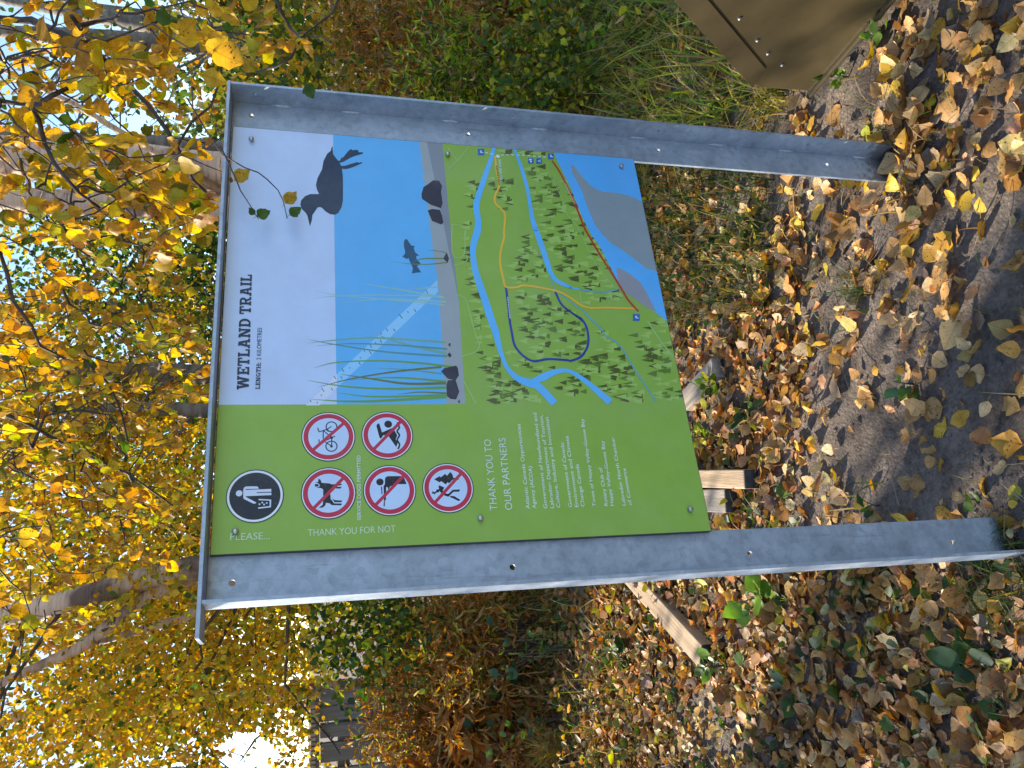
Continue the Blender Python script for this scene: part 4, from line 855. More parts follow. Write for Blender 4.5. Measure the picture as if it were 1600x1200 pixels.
# ---- overhanging birch: limbs come in from a trunk just outside the frame on the right
ob = empty('birch_tree', (2.75, 3.2, 0)); tag(ob, 'overhanging birch whose large spotted yellow leaves droop above the sign', 'tree')
mb = MB(); mb.tube([(2.75, 3.2, -0.1), (2.72, 3.2, 1.5), (2.65, 3.2, 3.2), (2.5, 3.2, 5.0)], [0.13, 0.11, 0.09, 0.04], 12); adopt(mb.build('trunk', MAT['birch'], None, smooth=True), ob)
mb = MB()
limb_px = [([(-120, 20), (0, 30), (50, 32), (85, 48), (110, 60), (140, 67), (165, 98), (172, 125), (200, 132), (230, 162), (262, 205), (285, 245), (300, 280), (322, 300)], 2.25, 0.012, 0.004), ([(112, 25), (128, 48), (142, 68)], 2.25, 0.006, 0.006), ([(125, 40), (150, 34), (180, 30), (188, 20)], 2.25, 0.007, 0.004),
           ([(-80, 150), (0, 158), (40, 163), (55, 165), (80, 150), (105, 138)], 2.05, 0.008, 0.005), ([(45, 165), (60, 185), (70, 225), (85, 255), (100, 275), (122, 300), (155, 325)], 2.05, 0.006, 0.0035), ([(35, 160), (42, 135), (55, 110), (80, 100)], 2.05, 0.004, 0.003),
           ([(-60, 380), (0, 395), (12, 430), (20, 470), (50, 510), (62, 540), (100, 560)], 2.4, 0.007, 0.003), ([(80, 320), (105, 365), (125, 390), (150, 410)], 2.5, 0.005, 0.003), ([(95, 445), (108, 475), (135, 490), (140, 505)], 2.6, 0.005, 0.003),
           ([(120, 385), (160, 370), (190, 365), (260, 430)], 2.5, 0.003, 0.002), ([(270, 240), (300, 190), (330, 165), (345, 120), (350, 60)], 2.3, 0.004, 0.003), ([(262, 215), (330, 225), (350, 212)], 2.3, 0.003, 0.002),
           ([(420, -40), (440, 20), (455, 45), (470, 60), (455, 90), (430, 105), (400, 112)], 2.5, 0.006, 0.003), ([(540, -30), (520, 20), (480, 50), (440, 85)], 2.6, 0.005, 0.002), ([(50, 700), (70, 650), (120, 640), (180, 650)], 3.0, 0.006, 0.003), ([(130, 560), (170, 600), (190, 645), (200, 690)], 2.9, 0.004, 0.003), ([(-60, 620), (40, 660), (110, 700), (200, 740), (270, 790)], 3.2, 0.009, 0.003)]
limb_pts = []
for pts, dep, r0, r1_ in limb_px:
    path = [at(x, y, dep + 0.10 * math.sin(k * 1.1)) for k, (x, y) in enumerate(pts)]; n = len(path)
    mb.tube(path, [r0 + (r1_ - r0) * k / (n - 1) for k in range(n)], 7); limb_pts += path
# overhead limbs above the frame carry the hanging twigs
over = []
for tx, ty, tz in ((-1.9, 3.9, 3.3), (-1.0, 3.3, 2.95), (0.0, 2.7, 2.8), (0.6, 2.3, 2.65), (0.4, 3.4, 3.0), (1.3, 2.2, 2.7)):
    a = np.array([2.65, 3.2, 3.0 + 0.3 * rng.random()]); b = np.array([tx, ty, tz]); m = (a + b) / 2 + np.array([0, 0, 0.35])
    path = [a * (1 - t) ** 2 + m * 2 * t * (1 - t) + b * t * t for t in np.linspace(0, 1, 12)]; over += path
    mb.tube(path, [0.035 * (1 - t) + 0.008 * t for t in np.linspace(0, 1, 12)], 7)
over = np.array(over); nodes = list(over) + list(limb_pts)
LP, LD, LN, LS = [], [], [], []
def add_leaf(p, axis_d, size):
    LP.append(p); LD.append(axis_d); LN.append(rng.normal(size=3) + np.array([0, -0.5, 0.2])); LS.append(size)
def spray(top, length, lean, nl, size, connect=True):
    p = np.array(top, float); d = np.array([lean[0], lean[1], -0.55]); d /= np.linalg.norm(d); path = [p.copy()]; st = length / 7
    for k in range(7):
        d = d + np.array([0, 0, -0.10]) + rng.normal(size=3) * 0.16; d /= np.linalg.norm(d); p = p + d * st; path.append(p.copy())
    ok = ~in_front_of_sign(np.array(path))
    if not ok.all(): path = path[:max(2, int(np.argmin(ok)))]
    if connect:
        cand = np.array(nodes); dd = np.linalg.norm(cand - path[0], axis=1) + np.where(cand[:, 2] < path[0][2] + 0.04, 5.0, 0)
        a = cand[int(np.argmin(dd))]; ln = np.linalg.norm(a - path[0])
        m1 = a * .7 + path[0] * .3 + rng.normal(size=3) * 0.07 * ln + np.array([0, 0, 0.06 * ln]); m2_ = a * .33 + path[0] * .67 + rng.normal(size=3) * 0.09 * ln + np.array([0, 0, 0.05 * ln])
        con = [a, a * .5 + m1 * .5 + rng.normal(size=3) * .02 * ln, m1, (m1 + m2_) / 2 + rng.normal(size=3) * .03 * ln, m2_, path[0]]
        mb.tube(con, [0.0042, 0.0038, 0.0034, 0.003, 0.0026, 0.0022], 5, cap=False); nodes.extend(con[1:]); nodes.extend(path[:4])
    mb.tube(path, np.linspace(0.0022, 0.0010, len(path)), 5, cap=False)
    L = np.array(path); 
    for k in range(nl):
        t = (k + rng.random()) / nl * (len(L) - 1); i = min(int(t), len(L) - 2); q = L[i] * (1 - (t - i)) + L[i + 1] * (t - i)
        side = rng.normal(size=3); ax = side * 0.55 + np.array([0, 0, -0.8]) + (L[i + 1] - L[i]) / st * 0.3
        ax /= np.linalg.norm(ax); s_ = size * (0.65 + 0.6 * rng.random()); add_leaf(q + ax * s_ * 0.28, ax, s_)
def region(x0, x1, y0, y1, d0, d1, n, size, nl=(8, 13)):
    for _ in range(n):
        top = at(rng.uniform(x0, x1) - 60, rng.uniform(y0, y1), rng.uniform(d0, d1))
        spray(top, rng.uniform(0.16, 0.32), rng.normal(size=2) * 0.45 + np.array([-0.15, 0]), int(rng.integers(*nl)), size)
region(10, 310, -40, 130, 1.9, 2.8, 20, 0.053)
region(10, 300, 130, 250, 1.9, 2.8, 13, 0.052)
region(330, 480, -30, 80, 2.0, 2.6, 5, 0.052)
region(0, 300, 250, 430, 2.1, 3.2, 28, 0.050, (9, 14))
region(0, 330, 430, 640, 2.5, 3.7, 52, 0.047, (9, 15))
region(0, 310, 620, 860, 3.1, 4.6, 64, 0.048, (9, 15))
region(0, 160, 850, 1010, 3.0, 4.2, 10, 0.054)
region(-250, 0, -60, 900, 2.0, 3.4, 30, 0.055)
# the two twigs that hang in front of the panel
for pts, lv in (([(300, 195), (325, 235), (352, 272), (385, 287), (405, 290), (418, 296), (435, 309), (443, 322), (449, 345)], [(443, 322, 0.9, 'lime', .030, (1, .3)), (446, 332, 0.3, 'gold', .034, (.6, -1)), (453, 350, 0.6, 'green', .028, (.8, -.8))]),
                ([(350, 268), (360, 285), (366, 296), (372, 305), (378, 318), (392, 336), (405, 354)], [(368, 297, 0, 'gold', .040, (.7, -.6)), (403, 352, 0, 'green', .030, (.8, -.7)), (399, 350, 0, 'green', .018, (-.3, -.6)), (362, 300, 0, 'brown', .012, (0, -1))])):
    path = [TLw + ex * pp(x, y)[0] + np.array([0, 0, pp(x, y)[1]]) + nn * (0.075 - 0.012 * k * .7) for k, (x, y) in enumerate(pts)]
    path = [np.array([0, 0, CAM_H]) + (q - np.array([0, 0, CAM_H])) * (1 - 0.03) for q in path]
    mb.tube(path, np.linspace(0.0018, 0.0009, len(path)), 6)
    for x, y, _, cn, s_, dr in lv:
        q = TLw + ex * pp(x, y)[0] + np.array([0, 0, pp(x, y)[1]]) + nn * 0.03
        q = np.array([0, 0, CAM_H]) + (q - np.array([0, 0, CAM_H])) * 0.985
        d_ = ex * (-dr[1]) * 0.7 + np.array([0, 0, -dr[0]]) + nn * 0.1
        o = leaf_object('leaf', leaf_variant('near', int(rng.integers(0, 3)), cn, 'near_leaf'), q, d_, nn + rng.normal(size=3) * .25, s_, ob)
o = leaf_object('leaf', leaf_variant('near', 1, 'gold', 'near_leaf'), at(333, 78, 1.62), np.array([-0.25, 0.05, -0.5]), np.array([0.3, -1, 0.3]), 0.075, ob)
o = leaf_object('leaf', leaf_variant('near', 0, 'green', 'near_leaf'), at(478, 132, 1.72), np.array([-0.5, 0.0, -0.3]), np.array([0.2, -1, 0.5]), 0.036, ob)
adopt(mb.build('branches', MAT['twig'], None, smooth=True), ob)
LP, LD, LN, LS = (np.array(q) for q in (LP, LD, LN, LS))
keep = ~in_front_of_sign(LP) & ~in_front_of_sign(LP + LD * LS[:, None]); LP, LD, LN, LS = LP[keep], LD[keep], LN[keep], LS[keep]
NMIX = {'yellow': 4.5, 'gold': 5.2, 'lime': 1.5, 'orange': 1.0, 'olive': 1.1, 'green': 0.25}
x_, y_, f_ = project(LP); inf = (x_ > 5) & (x_ < 480) & (y_ > 5) & (y_ < 1195)
score = np.where(inf, LS / f_, 0); order = np.argsort(-score); big, rest = order[:292], order[292:]
cn_names = list(NMIX); cp_ = np.array([NMIX[k] for k in cn_names]); cp_ = cp_ / cp_.sum()
for i in big:
    leaf_object('leaf', leaf_variant('near', int(rng.integers(0, 5)), cn_names[rng.choice(len(cn_names), p=cp_)], 'near_leaf'), LP[i], LD[i], LN[i], LS[i], ob)
V, T, U, C = leaf_arrays(LP[rest], LD[rest], LN[rest], LS[rest], colours(len(rest), NMIX), T_NEAR)
o = link('foliage', mesh_from('foliage', V, T, U, C, smooth=True), MAT['near_leaf']); adopt(o, ob); o['kind'] = 'stuff'

# ------------------------------------------------------------------ undergrowth
def blades(P, L, lean, width, col, mixdir=None):
    """arched grass blades -> V, T, UV, C"""
    n = len(P); seg = 4
    az = rng.random(n) * 2 * math.pi if mixdir is None else mixdir
    dirh = np.stack([np.cos(az), np.sin(az), np.zeros(n)], 1); sidev = np.stack([-np.sin(az), np.cos(az), np.zeros(n)], 1)
    V = np.zeros((n, (seg + 1) * 2, 3)); uv = np.zeros(((seg + 1) * 2, 2))
    for k in range(seg + 1):
        t = k / seg; h = L * (t - 0.42 * lean * t * t); o_ = L * lean * t * t * 0.95
        c = P + dirh * o_[:, None] + np.array([0, 0, 1]) * h[:, None]; w_ = (width * (1 - t ** 1.6) + 0.0002)[:, None]
        V[:, 2 * k] = c - sidev * w_; V[:, 2 * k + 1] = c + sidev * w_; uv[2 * k] = (0.3, t); uv[2 * k + 1] = (0.7, t)
    tt = []
    for k in range(seg): a = 2 * k; tt += [(a, a + 1, a + 3), (a, a + 3, a + 2)]
    tt = np.array(tt); m = (seg + 1) * 2
    return V.reshape(-1, 3), (tt[None] + (np.arange(n) * m)[:, None, None]).reshape(-1, 3), np.tile(uv, (n, 1)), np.repeat(col, m, 0)
def merge(parts):
    Vs, Ts, Us, Cs, off = [], [], [], [], 0
    for V, T, U, C in parts: Vs.append(V); Ts.append(T + off); Us.append(U); Cs.append(C); off += len(V)
    return np.concatenate(Vs), np.concatenate(Ts), np.concatenate(Us), np.concatenate(Cs)
def scatter(n, x0, x1, y0, y1, dens=None):
    out = []
    while sum(map(len, out)) < n:
        p = np.stack([rng.uniform(x0, x1, n), rng.uniform(y0, y1, n)], 1)
        if dens is not None: p = p[rng.random(n) < dens(p)]
        out.append(p)
    p = np.concatenate(out)[:n]; return np.column_stack([p, bumps(p[:, 0], p[:, 1])])
def clumpy(p, s=1.7, ph=0.0): return 0.5 + 0.5 * np.sin(s * 2.3 * p[:, 0] + ph + 1.5 * np.sin(s * 1.9 * p[:, 1])) * np.cos(s * 2.1 * p[:, 1] + ph)
PAL['teal'] = (0.06, 0.13, 0.06); PAL['bright'] = (0.20, 0.36, 0.04)
GR = {'green': 5, 'lime': 2, 'olive': 4, 'straw': 1.6, 'dgreen': 2}
parts = []
def grass(n, box_, L, lean, wdt, mix, dens=None):
    P = scatter(n, *box_, dens); parts.append(blades(P, L[0] + (L[1] - L[0]) * rng.random(n), lean[0] + (lean[1] - lean[0]) * rng.random(n), wdt * (0.6 + 0.8 * rng.random(n)), colours(n, mix, 0.22)))
grass(4200, (0.98, 3.2, 2.15, 4.6), (0.10, 0.36), (0.4, 1.4), 0.0034, {'green': 3, 'lime': 5, 'olive': 1, 'straw': 3, 'bright': 4}, lambda p: clumpy(p, 1.6) ** 0.8)
grass(2600, (1.4, 5.5, 5.0, 10.0), (0.2, 0.5), (0.3, 1.0), 0.0045, {'olive': 3, 'straw': 5, 'lime': 3, 'rust': 3}, lambda p: clumpy(p, 1.1))
grass(1900, (0.25, 0.95, 2.35, 3.8), (0.04, 0.16), (0.2, 1.0), 0.0022, {'green': 4, 'dgreen': 3, 'olive': 3, 'straw': 1.5})
grass(3200, (-5.0, -0.9, 4.6, 9.0), (0.12, 0.4), (0.3, 1.0), 0.0045, {'olive': 4, 'straw': 4, 'green': 4, 'rust': 1}, lambda p: clumpy(p, 1.2, 1.0))
grass(2600, (-2.6, 1.4, 3.4, 8.0), (0.08, 0.3), (0.3, 1.0), 0.0035, {'olive': 4, 'straw': 3, 'green': 4})
grass(700, (-2.2, 1.6, 1.3, 3.4), (0.03, 0.12), (0.2, 1.1), 0.0016, {'green': 3, 'straw': 3, 'olive': 3}, lambda p: clumpy(p, 2.6) ** 2.2)
grass(420, (-0.55, -0.30, 1.32, 1.5), (0.02, 0.07), (0.2, 1.0), 0.0012, {'green': 3, 'olive': 2})
V, T, U, C = merge(parts)
tag(link('grass', mesh_from('grass', V, T, U, C), MAT['grass']), 'green and straw coloured grass growing round the clearing', 'grass', kind='stuff')
# the straw tuft and the lit grass by the bin
def tuft(p, n, L, mix, label, lean=(0.4, 1.1), wd=0.002):
    P = np.tile(np.array([p[0], p[1], 0.0]), (n, 1)) + rng.normal(size=(n, 3)) * np.array([0.03, 0.03, 0]); P[:, 2] = bumps(P[:, 0], P[:, 1])
    V, T, U, C = blades(P, L * (0.6 + 0.6 * rng.random(n)), lean[0] + (lean[1] - lean[0]) * rng.random(n), wd * (0.6 + 0.8 * rng.random(n)), colours(n, mix, 0.18))
    return tag(link('grass_tuft', mesh_from('grass_tuft', V, T, U, C), MAT['grass']), label, 'grass tuft')
tuft(gp(880, 1165), 170, 0.34, {'straw': 4, 'lime': 3, 'yellow': 1}, 'straw yellow grass tuft on the ground at the far left')
tuft(gp(1215, 150), 90, 0.20, {'lime': 4, 'green': 2, 'straw': 2}, 'bright lime grass tuft at the foot of the olive bin')
tuft(gp(1010, 60), 130, 0.34, {'green': 4, 'lime': 4, 'straw': 2}, 'long arching green grass tuft beside the olive bin\'s lid')
tuft(gp(960, 100), 110, 0.30, {'green': 4, 'lime': 3, 'straw': 2}, 'green grass tuft right of the sign\'s right post')
tuft(gp(1560, 905), 34, 0.09, {'green': 4, 'lime': 1}, 'small green grass tuft at the foot of the left post', wd=0.0014)
tuft(gp(1340, 450), 60, 0.10, {'green': 4, 'dgreen': 2}, 'small green grass tuft on bare dirt below the map', wd=0.0014)

# ---- dry ferns
PINNA = [leaf_template(5, f, c, tw, .3, rt, petiole=0, shape=2) for f, c, tw in ((0.8, 1.6, 0.8), (0.6, -1.8, -1.0), (1.2, 2.6, 0.5))]
def frond_mesh(L, n, mix, curlv):
    t = np.linspace(0.12, 1, n); ang = 0.9 - 1.5 * curlv * t
    x = np.cumsum(np.cos(ang)) * L / n; z = np.cumsum(np.sin(ang)) * L / n; P, D, N, S_ = [], [], [], []
    tx = np.gradient(x); tz = np.gradient(z)
    for k in range(n):
        ln = 0.26 * L * math.sin(math.pi * (0.12 + 0.86 * t[k])) ** 0.8 + 0.012
        for sd_ in (-1, 1):
            d = np.array([0.45 * tx[k] / (abs(tx[k]) + abs(tz[k]) + 1e-6), sd_ * (0.9 + 0.25 * rng.normal()), -0.35 + 0.3 * rng.normal()])
            P.append((x[k], 0, z[k])); D.append(d); N.append((-(tz[k]), 0.2 * rng.normal(), abs(tx[k]) + 0.02)); S_.append(ln * (0.8 + 0.4 * rng.random()))
    P, D, N, S_ = (np.array(q, float) for q in (P, D, N, S_)); tm = PINNA
    A = leaf_arrays(P, D, N, S_, colours(len(P), mix, 0.2), tm)
    mb_ = MB(); mb_.tube([(0, 0, 0)] + [(x[k], 0, z[k]) for k in range(0, n, 3)], np.linspace(0.003, 0.001, 1 + len(range(0, n, 3))), 4, cap=False)
    tv = np.array(mb_.v); tf = np.array([tri_ for f in mb_.f for tri_ in ((f[0], f[1], f[2]), (f[0], f[2], f[3]))])
    me = mesh_from('frond', *merge([A, (tv, tf, np.full((len(tv), 2), 0.5), np.tile(np.array(PAL['brown']), (len(tv), 1)))]))
    me.materials.append(MAT['grass']); return me
RUSTMIX = {'rust': 3.5, 'orange': 2.5, 'straw': 2.5, 'brown': 1}
FROND = [frond_mesh(0.55, 36, RUSTMIX, c_) for c_ in (0.6, 0.9, 1.2)]; FROND_G = [frond_mesh(0.45, 30, {'olive': 3, 'lime': 2, 'straw': 2, 'gold': 1}, c_) for c_ in (0.7, 1.0)]
def fern(p, label, sc, meshes, nf, group):
    r = empty('fern', (p[0], p[1], float(bumps(np.array(p[0]), np.array(p[1]))))); tag(r, label, 'fern', group)
    for k in range(nf):
        o = bpy.data.objects.new('frond', meshes[int(rng.integers(0, len(meshes)))]); COL.objects.link(o); o.parent = r
        s_ = sc * (0.75 + 0.5 * rng.random()); o.scale = (s_, s_, s_); o.rotation_euler = (0.25 * rng.normal(), -0.35 + 0.3 * rng.normal(), 2 * math.pi * (k + rng.random() * .7) / nf)
ORD = ['nearest', 'second nearest', 'third nearest', 'fourth nearest', 'fifth nearest', 'sixth nearest', 'seventh nearest', 'eighth nearest', 'ninth nearest', 'tenth nearest', 'eleventh nearest', 'twelfth nearest', 'thirteenth nearest', 'fourteenth nearest']
def fern_row(pts, dx, label, k, meshes, nf, group):
    ps = sorted([gp(x + dx, y)[:2] for x, y in pts], key=lambda q: q[1])
    for i, p in enumerate(ps): fern(p, '%s, %s to the viewer' % (label, ORD[i]), k + 0.09 * p[1], meshes, nf, group)
def fern_world(pts, label, sc, meshes, nf, group):
    for i, p in enumerate(sorted(pts, key=lambda q: q[1])): fern(p, '%s, %s to the viewer' % (label, ORD[i]), sc, meshes, nf, group)
fern_row(((700, 20), (655, 60), (620, 100), (585, 40), (560, 115), (520, 70), (650, 140), (690, 115), (740, 60), (600, 0), (760, 20), (720, 140), (680, 70)), 95, 'rusty dry fern right of the sign', 0.75, FROND, 9, 'dry ferns right of the sign')
fern_row(((650, 1090), (690, 1120), (640, 1150), (720, 1060), (700, 1170), (640, 1060), (760, 1130), (640, 1010), (680, 1040), (740, 1100)), 85, 'rusty dry fern before the board fence', 0.70, FROND, 9, 'dry ferns by the fence')
fern_world([(fx0 - 0.1 - 0.17 * k, 5.35 + 0.4 * ((k * 0.37) % 1)) for k in range(7)], 'tall rusty fern against the board fence', 2.0, FROND, 10, 'tall ferns against the fence')
fern_row(((880, 110), (830, 60), (800, 130)), 40, 'yellowing green fern right of the sign', 0.7, FROND_G, 8, 'yellowing ferns right of the sign')
fern_row(((720, 1000), (760, 980), (620, 985)), 40, 'yellowing green fern left of the left post', 0.6, FROND_G, 8, 'yellowing ferns left of the sign')

# ---- leafy plants: a few stems with separate leaves
OVAL = [leaf_template(6, f, c, tw, wv, rt, petiole=0.3, shape=1) for f, c, tw, wv in ((0.2, 0.8, 0.1, 0.4), (0.1, 1.2, -0.3, 0.5))]
BROAD = [leaf_template(7, f, c, tw, wv, rt, petiole=0.3, shape=0) for f, c, tw, wv in ((0.12, 0.7, 0.1, 0.5), (0.25, 1.1, -0.2, 0.4))]
T_NEAR_ALL = T_NEAR
PLV = {}
def plant_leaf(kind, k, cn):
    if (kind, k, cn) not in PLV:
        tv, tt, tu = {'oval': OVAL, 'broad': BROAD}[kind][k]; me = mesh_from('plant_leaf', tv, tt, tu, np.tile(np.array(PAL[cn]) * (1 + .12 * rt.normal()), (len(tv), 1)), smooth=True)
        me.materials.append(MAT['plant']); PLV[(kind, k, cn)] = me
    return PLV[(kind, k, cn)]
MAT['plant'] = leaf_mat('plant_leaf', 0.35, rough=0.4, spots=False)
def plant(p, h, nst, nl, size, cols, label, group=None, kind='broad', name='leafy_plant'):
    r = empty(name, (p[0], p[1], float(bumps(np.array(p[0]), np.array(p[1]))))); tag(r, label, 'plant', group)
    for s_ in range(nst):
        az = rng.random() * 6.28; ln = h * (0.7 + 0.5 * rng.random()); lean = 0.15 + 0.35 * rng.random()
        path = [np.array([math.cos(az) * lean * ln * t * t, math.sin(az) * lean * ln * t * t, ln * t]) for t in np.linspace(0, 1, 6)]
        mb_ = MB(); mb_.tube(path, np.linspace(0.003, 0.001, 6), 5, cap=False); mb_.build('stem', MAT['twig'], r)
        for k in range(nl):
            t = 0.25 + 0.75 * (k + rng.random()) / nl; i = min(int(t * 5), 4); q = path[i] * (1 - (t * 5 - i)) + path[i + 1] * (t * 5 - i) if t < 1 else path[5]
            a2 = rng.random() * 6.28; d = np.array([math.cos(a2), math.sin(a2), 0.1 + 0.4 * rng.normal()]); sz = size * (0.6 + 0.6 * rng.random()); d /= np.linalg.norm(d)
            X, D_, N_ = basis(d[None], np.array([[0.3 * rng.normal(), -0.3 + 0.3 * rng.normal(), 1.0]])); q = q + d * sz * 0.3
            o = bpy.data.objects.new('leaf', plant_leaf(kind, int(rng.integers(0, 2)), cols[int(rng.integers(0, len(cols)))])); COL.objects.link(o); o.parent = r
            o.matrix_basis = Matrix([[X[0][j] * sz, D_[0][j] * sz, N_[0][j] * sz, q[j]] for j in range(3)] + [[0, 0, 0, 1]])
for (x, y), h, ns, nl, sz, cols, lb in (
    ((985, 1030), .10, 2, 5, .085, ['green', 'dgreen', 'green'], 'dark green leafy seedling left of the long plank'),
    ((1250, 1085), .05, 2, 3, .065, ['green', 'dgreen'], 'broad dark green leaves in the litter near the photo\'s lower edge'),
    ((1240, 1185), .05, 2, 3, .065, ['green', 'dgreen'], 'large dark green leaves at the bottom edge left of centre'),
    ((1545, 1040), .05, 2, 3, .065, ['green', 'dgreen'], 'big green leaves in front of the left post at the corner'),
    ((1585, 1110), .04, 1, 3, .055, ['green', 'dgreen'], 'green leaves at the nearest left corner of the litter'),
    ((1130, 1040), .10, 2, 5, .06, ['bright', 'green'], 'bright green plant beside the plank\'s cut end'),
    ((1215, 930), .12, 2, 5, .07, ['green', 'bright'], 'small green plant left of the left post in the litter'),
    ((1120, 600), .10, 3, 5, .055, ['bright', 'lime', 'green'], 'sunlit lime green plant beside the pale offcut'),
    ((1110, 680), .12, 3, 5, .055, ['bright', 'green', 'lime'], 'sunlit bright green plant between the offcut and cut timber ends'),
    ((1170, 640), .06, 2, 4, .06, ['green', 'dgreen'], 'dark green leaves among brown litter under the panel'),
    ((1430, 600), .07, 1, 6, .04, ['teal', 'green'], 'small blue green seedling on the bare dirt'),
    ((1540, 780), .04, 1, 3, .05, ['green'], 'low green leaf pair on dirt right of the left post'),
    ((1320, 120), .06, 2, 4, .035, ['green', 'bright'], 'small green weed at the foot of the olive bin'),
    ((1385, 45), .06, 2, 4, .045, ['green', 'bright'], 'green weed in front of the olive bin'),
    ((1375, 790), .05, 1, 3, .06, ['green', 'dgreen'], 'two dark green leaves on dirt beside the left post')):
    p = gp(x, y); plant(p[:2], h, ns, nl, sz, cols, lb)
def plant_row(pts, dx, label, group, *a):
    ps = sorted([gp(x + dx, y)[:2] for x, y in pts], key=lambda q: q[1])
    for i, p in enumerate(ps): plant(p, *a[:5], '%s, %s to the viewer' % (label, ORD[i]), group, *a[5:])
plant_row(((760, 1000), (720, 1040), (780, 1060), (700, 980), (820, 1120), (770, 1150), (830, 1010)), 70, 'tall dark green weed left of the left post', 'dark green weeds left of the sign', 0.50, 3, 6, .070, ['teal', 'dgreen', 'green'])
plant_row(((880, 40), (840, 120), (800, 90), (910, 130), (950, 60), (760, 30), (840, 20), (900, 80)), 40, 'green leafy weed right of the right post', 'green weeds right of the sign', 0.34, 3, 6, .065, ['green', 'lime', 'bright', 'olive'], 'oval')

# ---- shrubs
def shrub(name, label, center, rad, n, size, mix, templates=T_FAR, clumps=26, spread=0.13, group=None):
    base = (center[0], center[1], 0.0); r = empty(name, base); tag(r, label, 'shrub', group); P, c = crown_points(center, rad, n, clumps, spread, zmin=0.12); P = P[(P[:, 2] > 0.05)]; P = P[~sky_hole(P)]; P = P[~in_front_of_sign(P)]
    mb_ = MB()
    for k in range(0, len(c), 3):
        a = np.array([center[0], center[1], 0]) + rng.normal(size=3) * np.array([.06, .06, 0]); b = c[k]; m = (a + b) / 2 + rng.normal(size=3) * .05; mb_.tube([a, m, b], [0.008, 0.005, 0.002], 5, cap=False)
    adopt(mb_.build('stems', MAT['twig'], None, smooth=True), r)
    n = len(P); V, T, U, C = leaf_arrays(P, rand_dirs(n) + np.array([0, 0, -.2]), rand_dirs(n) + np.array([0, -.2, .6]), size * (.7 + .6 * rng.random(n)), colours(n, mix), templates)
    o = link('foliage', mesh_from('foliage', V, T, U, C), MAT['far_leaf']); adopt(o, r); o['kind'] = 'stuff'
c_ = at(540, 1000, 5.0); shrub('green_shrub', 'glossy dark green shrub left of the left post', (c_[0], 5.0, 1.12), (0.30, 0.3, 0.42), 1050, 0.048, {'green': 6, 'dgreen': 1.5, 'lime': 3})
c_ = at(500, 60, 5.0); shrub('yellow_shrub', 'yellowing shrub right of the sign\'s top right corner', (c_[0] + .1, 5.6, 1.55), (0.7, 0.5, 0.5), 1100, 0.06, {'olive': 3, 'lime': 2, 'yellow': 2, 'green': 3, 'gold': 1})
c_ = at(790, 110, 4.0); shrub('green_shrub', 'light green leafy shrub right of the right post', (c_[0], 4.0, 0.35), (0.32, 0.3, 0.3), 1300, 0.036, {'green': 4, 'lime': 2, 'olive': 2})
BRUSH = {'rust': 4, 'orange': 3, 'straw': 4.5, 'olive': 1, 'lime': 1.2}
for k, (x_, y_, dd_, rx_, rz_, lb_, n_) in enumerate(((640, 1130, 5.3, 0.62, 0.42, 'feathery rust coloured brush in front of the board fence', 3600), (700, 1010, 4.9, 0.45, 0.32, 'straw and rust brush left of the left post', 2200), (600, 60, 5.2, 0.62, 0.45, 'feathery golden rust brush right of the sign', 2600), (690, 130, 4.6, 0.45, 0.32, 'straw and green brush behind the right post', 1700))):
    c_ = at(x_, y_, dd_); shrub('dry_brush', lb_, (c_[0], dd_, max(c_[2] - 0.1, rz_ * .9)), (rx_, 0.3, rz_), n_, 0.085, BRUSH if k != 3 else {'straw': 2, 'green': 4, 'bright': 3, 'lime': 3}, templates=PINNA, clumps=60, spread=0.10)
c_ = at(700, 1120, 7.2); shrub('olive_shrub', 'brown and olive brush behind the ferns at far left', (-2.4, 7.2, 0.7), (1.0, 0.5, 0.6), 2400, 0.06, {'olive': 4, 'rust': 2, 'green': 3, 'straw': 1})
for k, (x, y, z_, rx, mx) in enumerate(((3.6, 6.6, 0.8, 1.1, {'olive': 4, 'rust': 2, 'green': 2, 'straw': 4, 'lime': 2}), (2.4, 8.2, 0.9, 1.2, {'green': 3, 'olive': 4, 'rust': 1, 'lime': 2, 'straw': 2}), (0.4, 8.8, 0.9, 1.3, GMIX), (-1.2, 8.2, 0.8, 1.1, {'green': 4, 'olive': 4, 'lime': 1}), (5.2, 8.5, 1.0, 1.4, {'olive': 4, 'green': 3, 'rust': 2}), (-4.8, 8.0, 0.8, 1.2, {'olive': 4, 'lime': 2, 'yellow': 2}))):
    shrub('thicket_shrub', ('olive and rust thicket at the far right', 'green thicket behind the double birch', 'dark thicket directly behind the sign', 'green thicket behind the left post', 'olive thicket far off at the right edge', 'yellow olive thicket behind the board fence')[k], (x, y, z_), (rx, 0.7, 0.8), 2600, 0.065, mx, clumps=40, spread=0.18)

# ------------------------------------------------------------------ fallen leaves
def litter_density(p):
    P = np.column_stack([p, np.zeros(len(p))]); x, y, f = project(P); d = np.full(len(p), 0.35)
    left = (y > 860); d = np.where(left, 1.0, d)
    mid = (y <= 860) & (y > 250); d = np.where(mid & (x < 1260), 0.66, d); d = np.where(mid & (x >= 1260), 0.25, d)
    d = np.where((y <= 250) & (x >= 1300), 0.34, d)
    for cx, cy, rx, ry, k in ((1170, 310, 60, 60, .25), (1200, 440, 50, 30, .5), (1380, 720, 70, 90, .2), (1550, 740, 60, 130, .35), (1110, 1140, 60, 60, .35), (1310, 130, 60, 110, .2), (1390, 560, 60, 70, .4), (1560, 420, 60, 140, .5), (1580, 900, 50, 60, .4), (1440, 80, 60, 60, 1.5), (1480, 180, 70, 60, 1.4), (1170, 700, 60, 70, 1.5), (1180, 560, 60, 70, 1.4)):
        e = ((x - cx) / rx) ** 2 + ((y - cy) / ry) ** 2; d = np.where(e < 1, d * k, d)
    return np.clip(d * (0.75 + 0.5 * clumpy(p, 2.4, 0.7)), 0, 1)
N1 = 14500
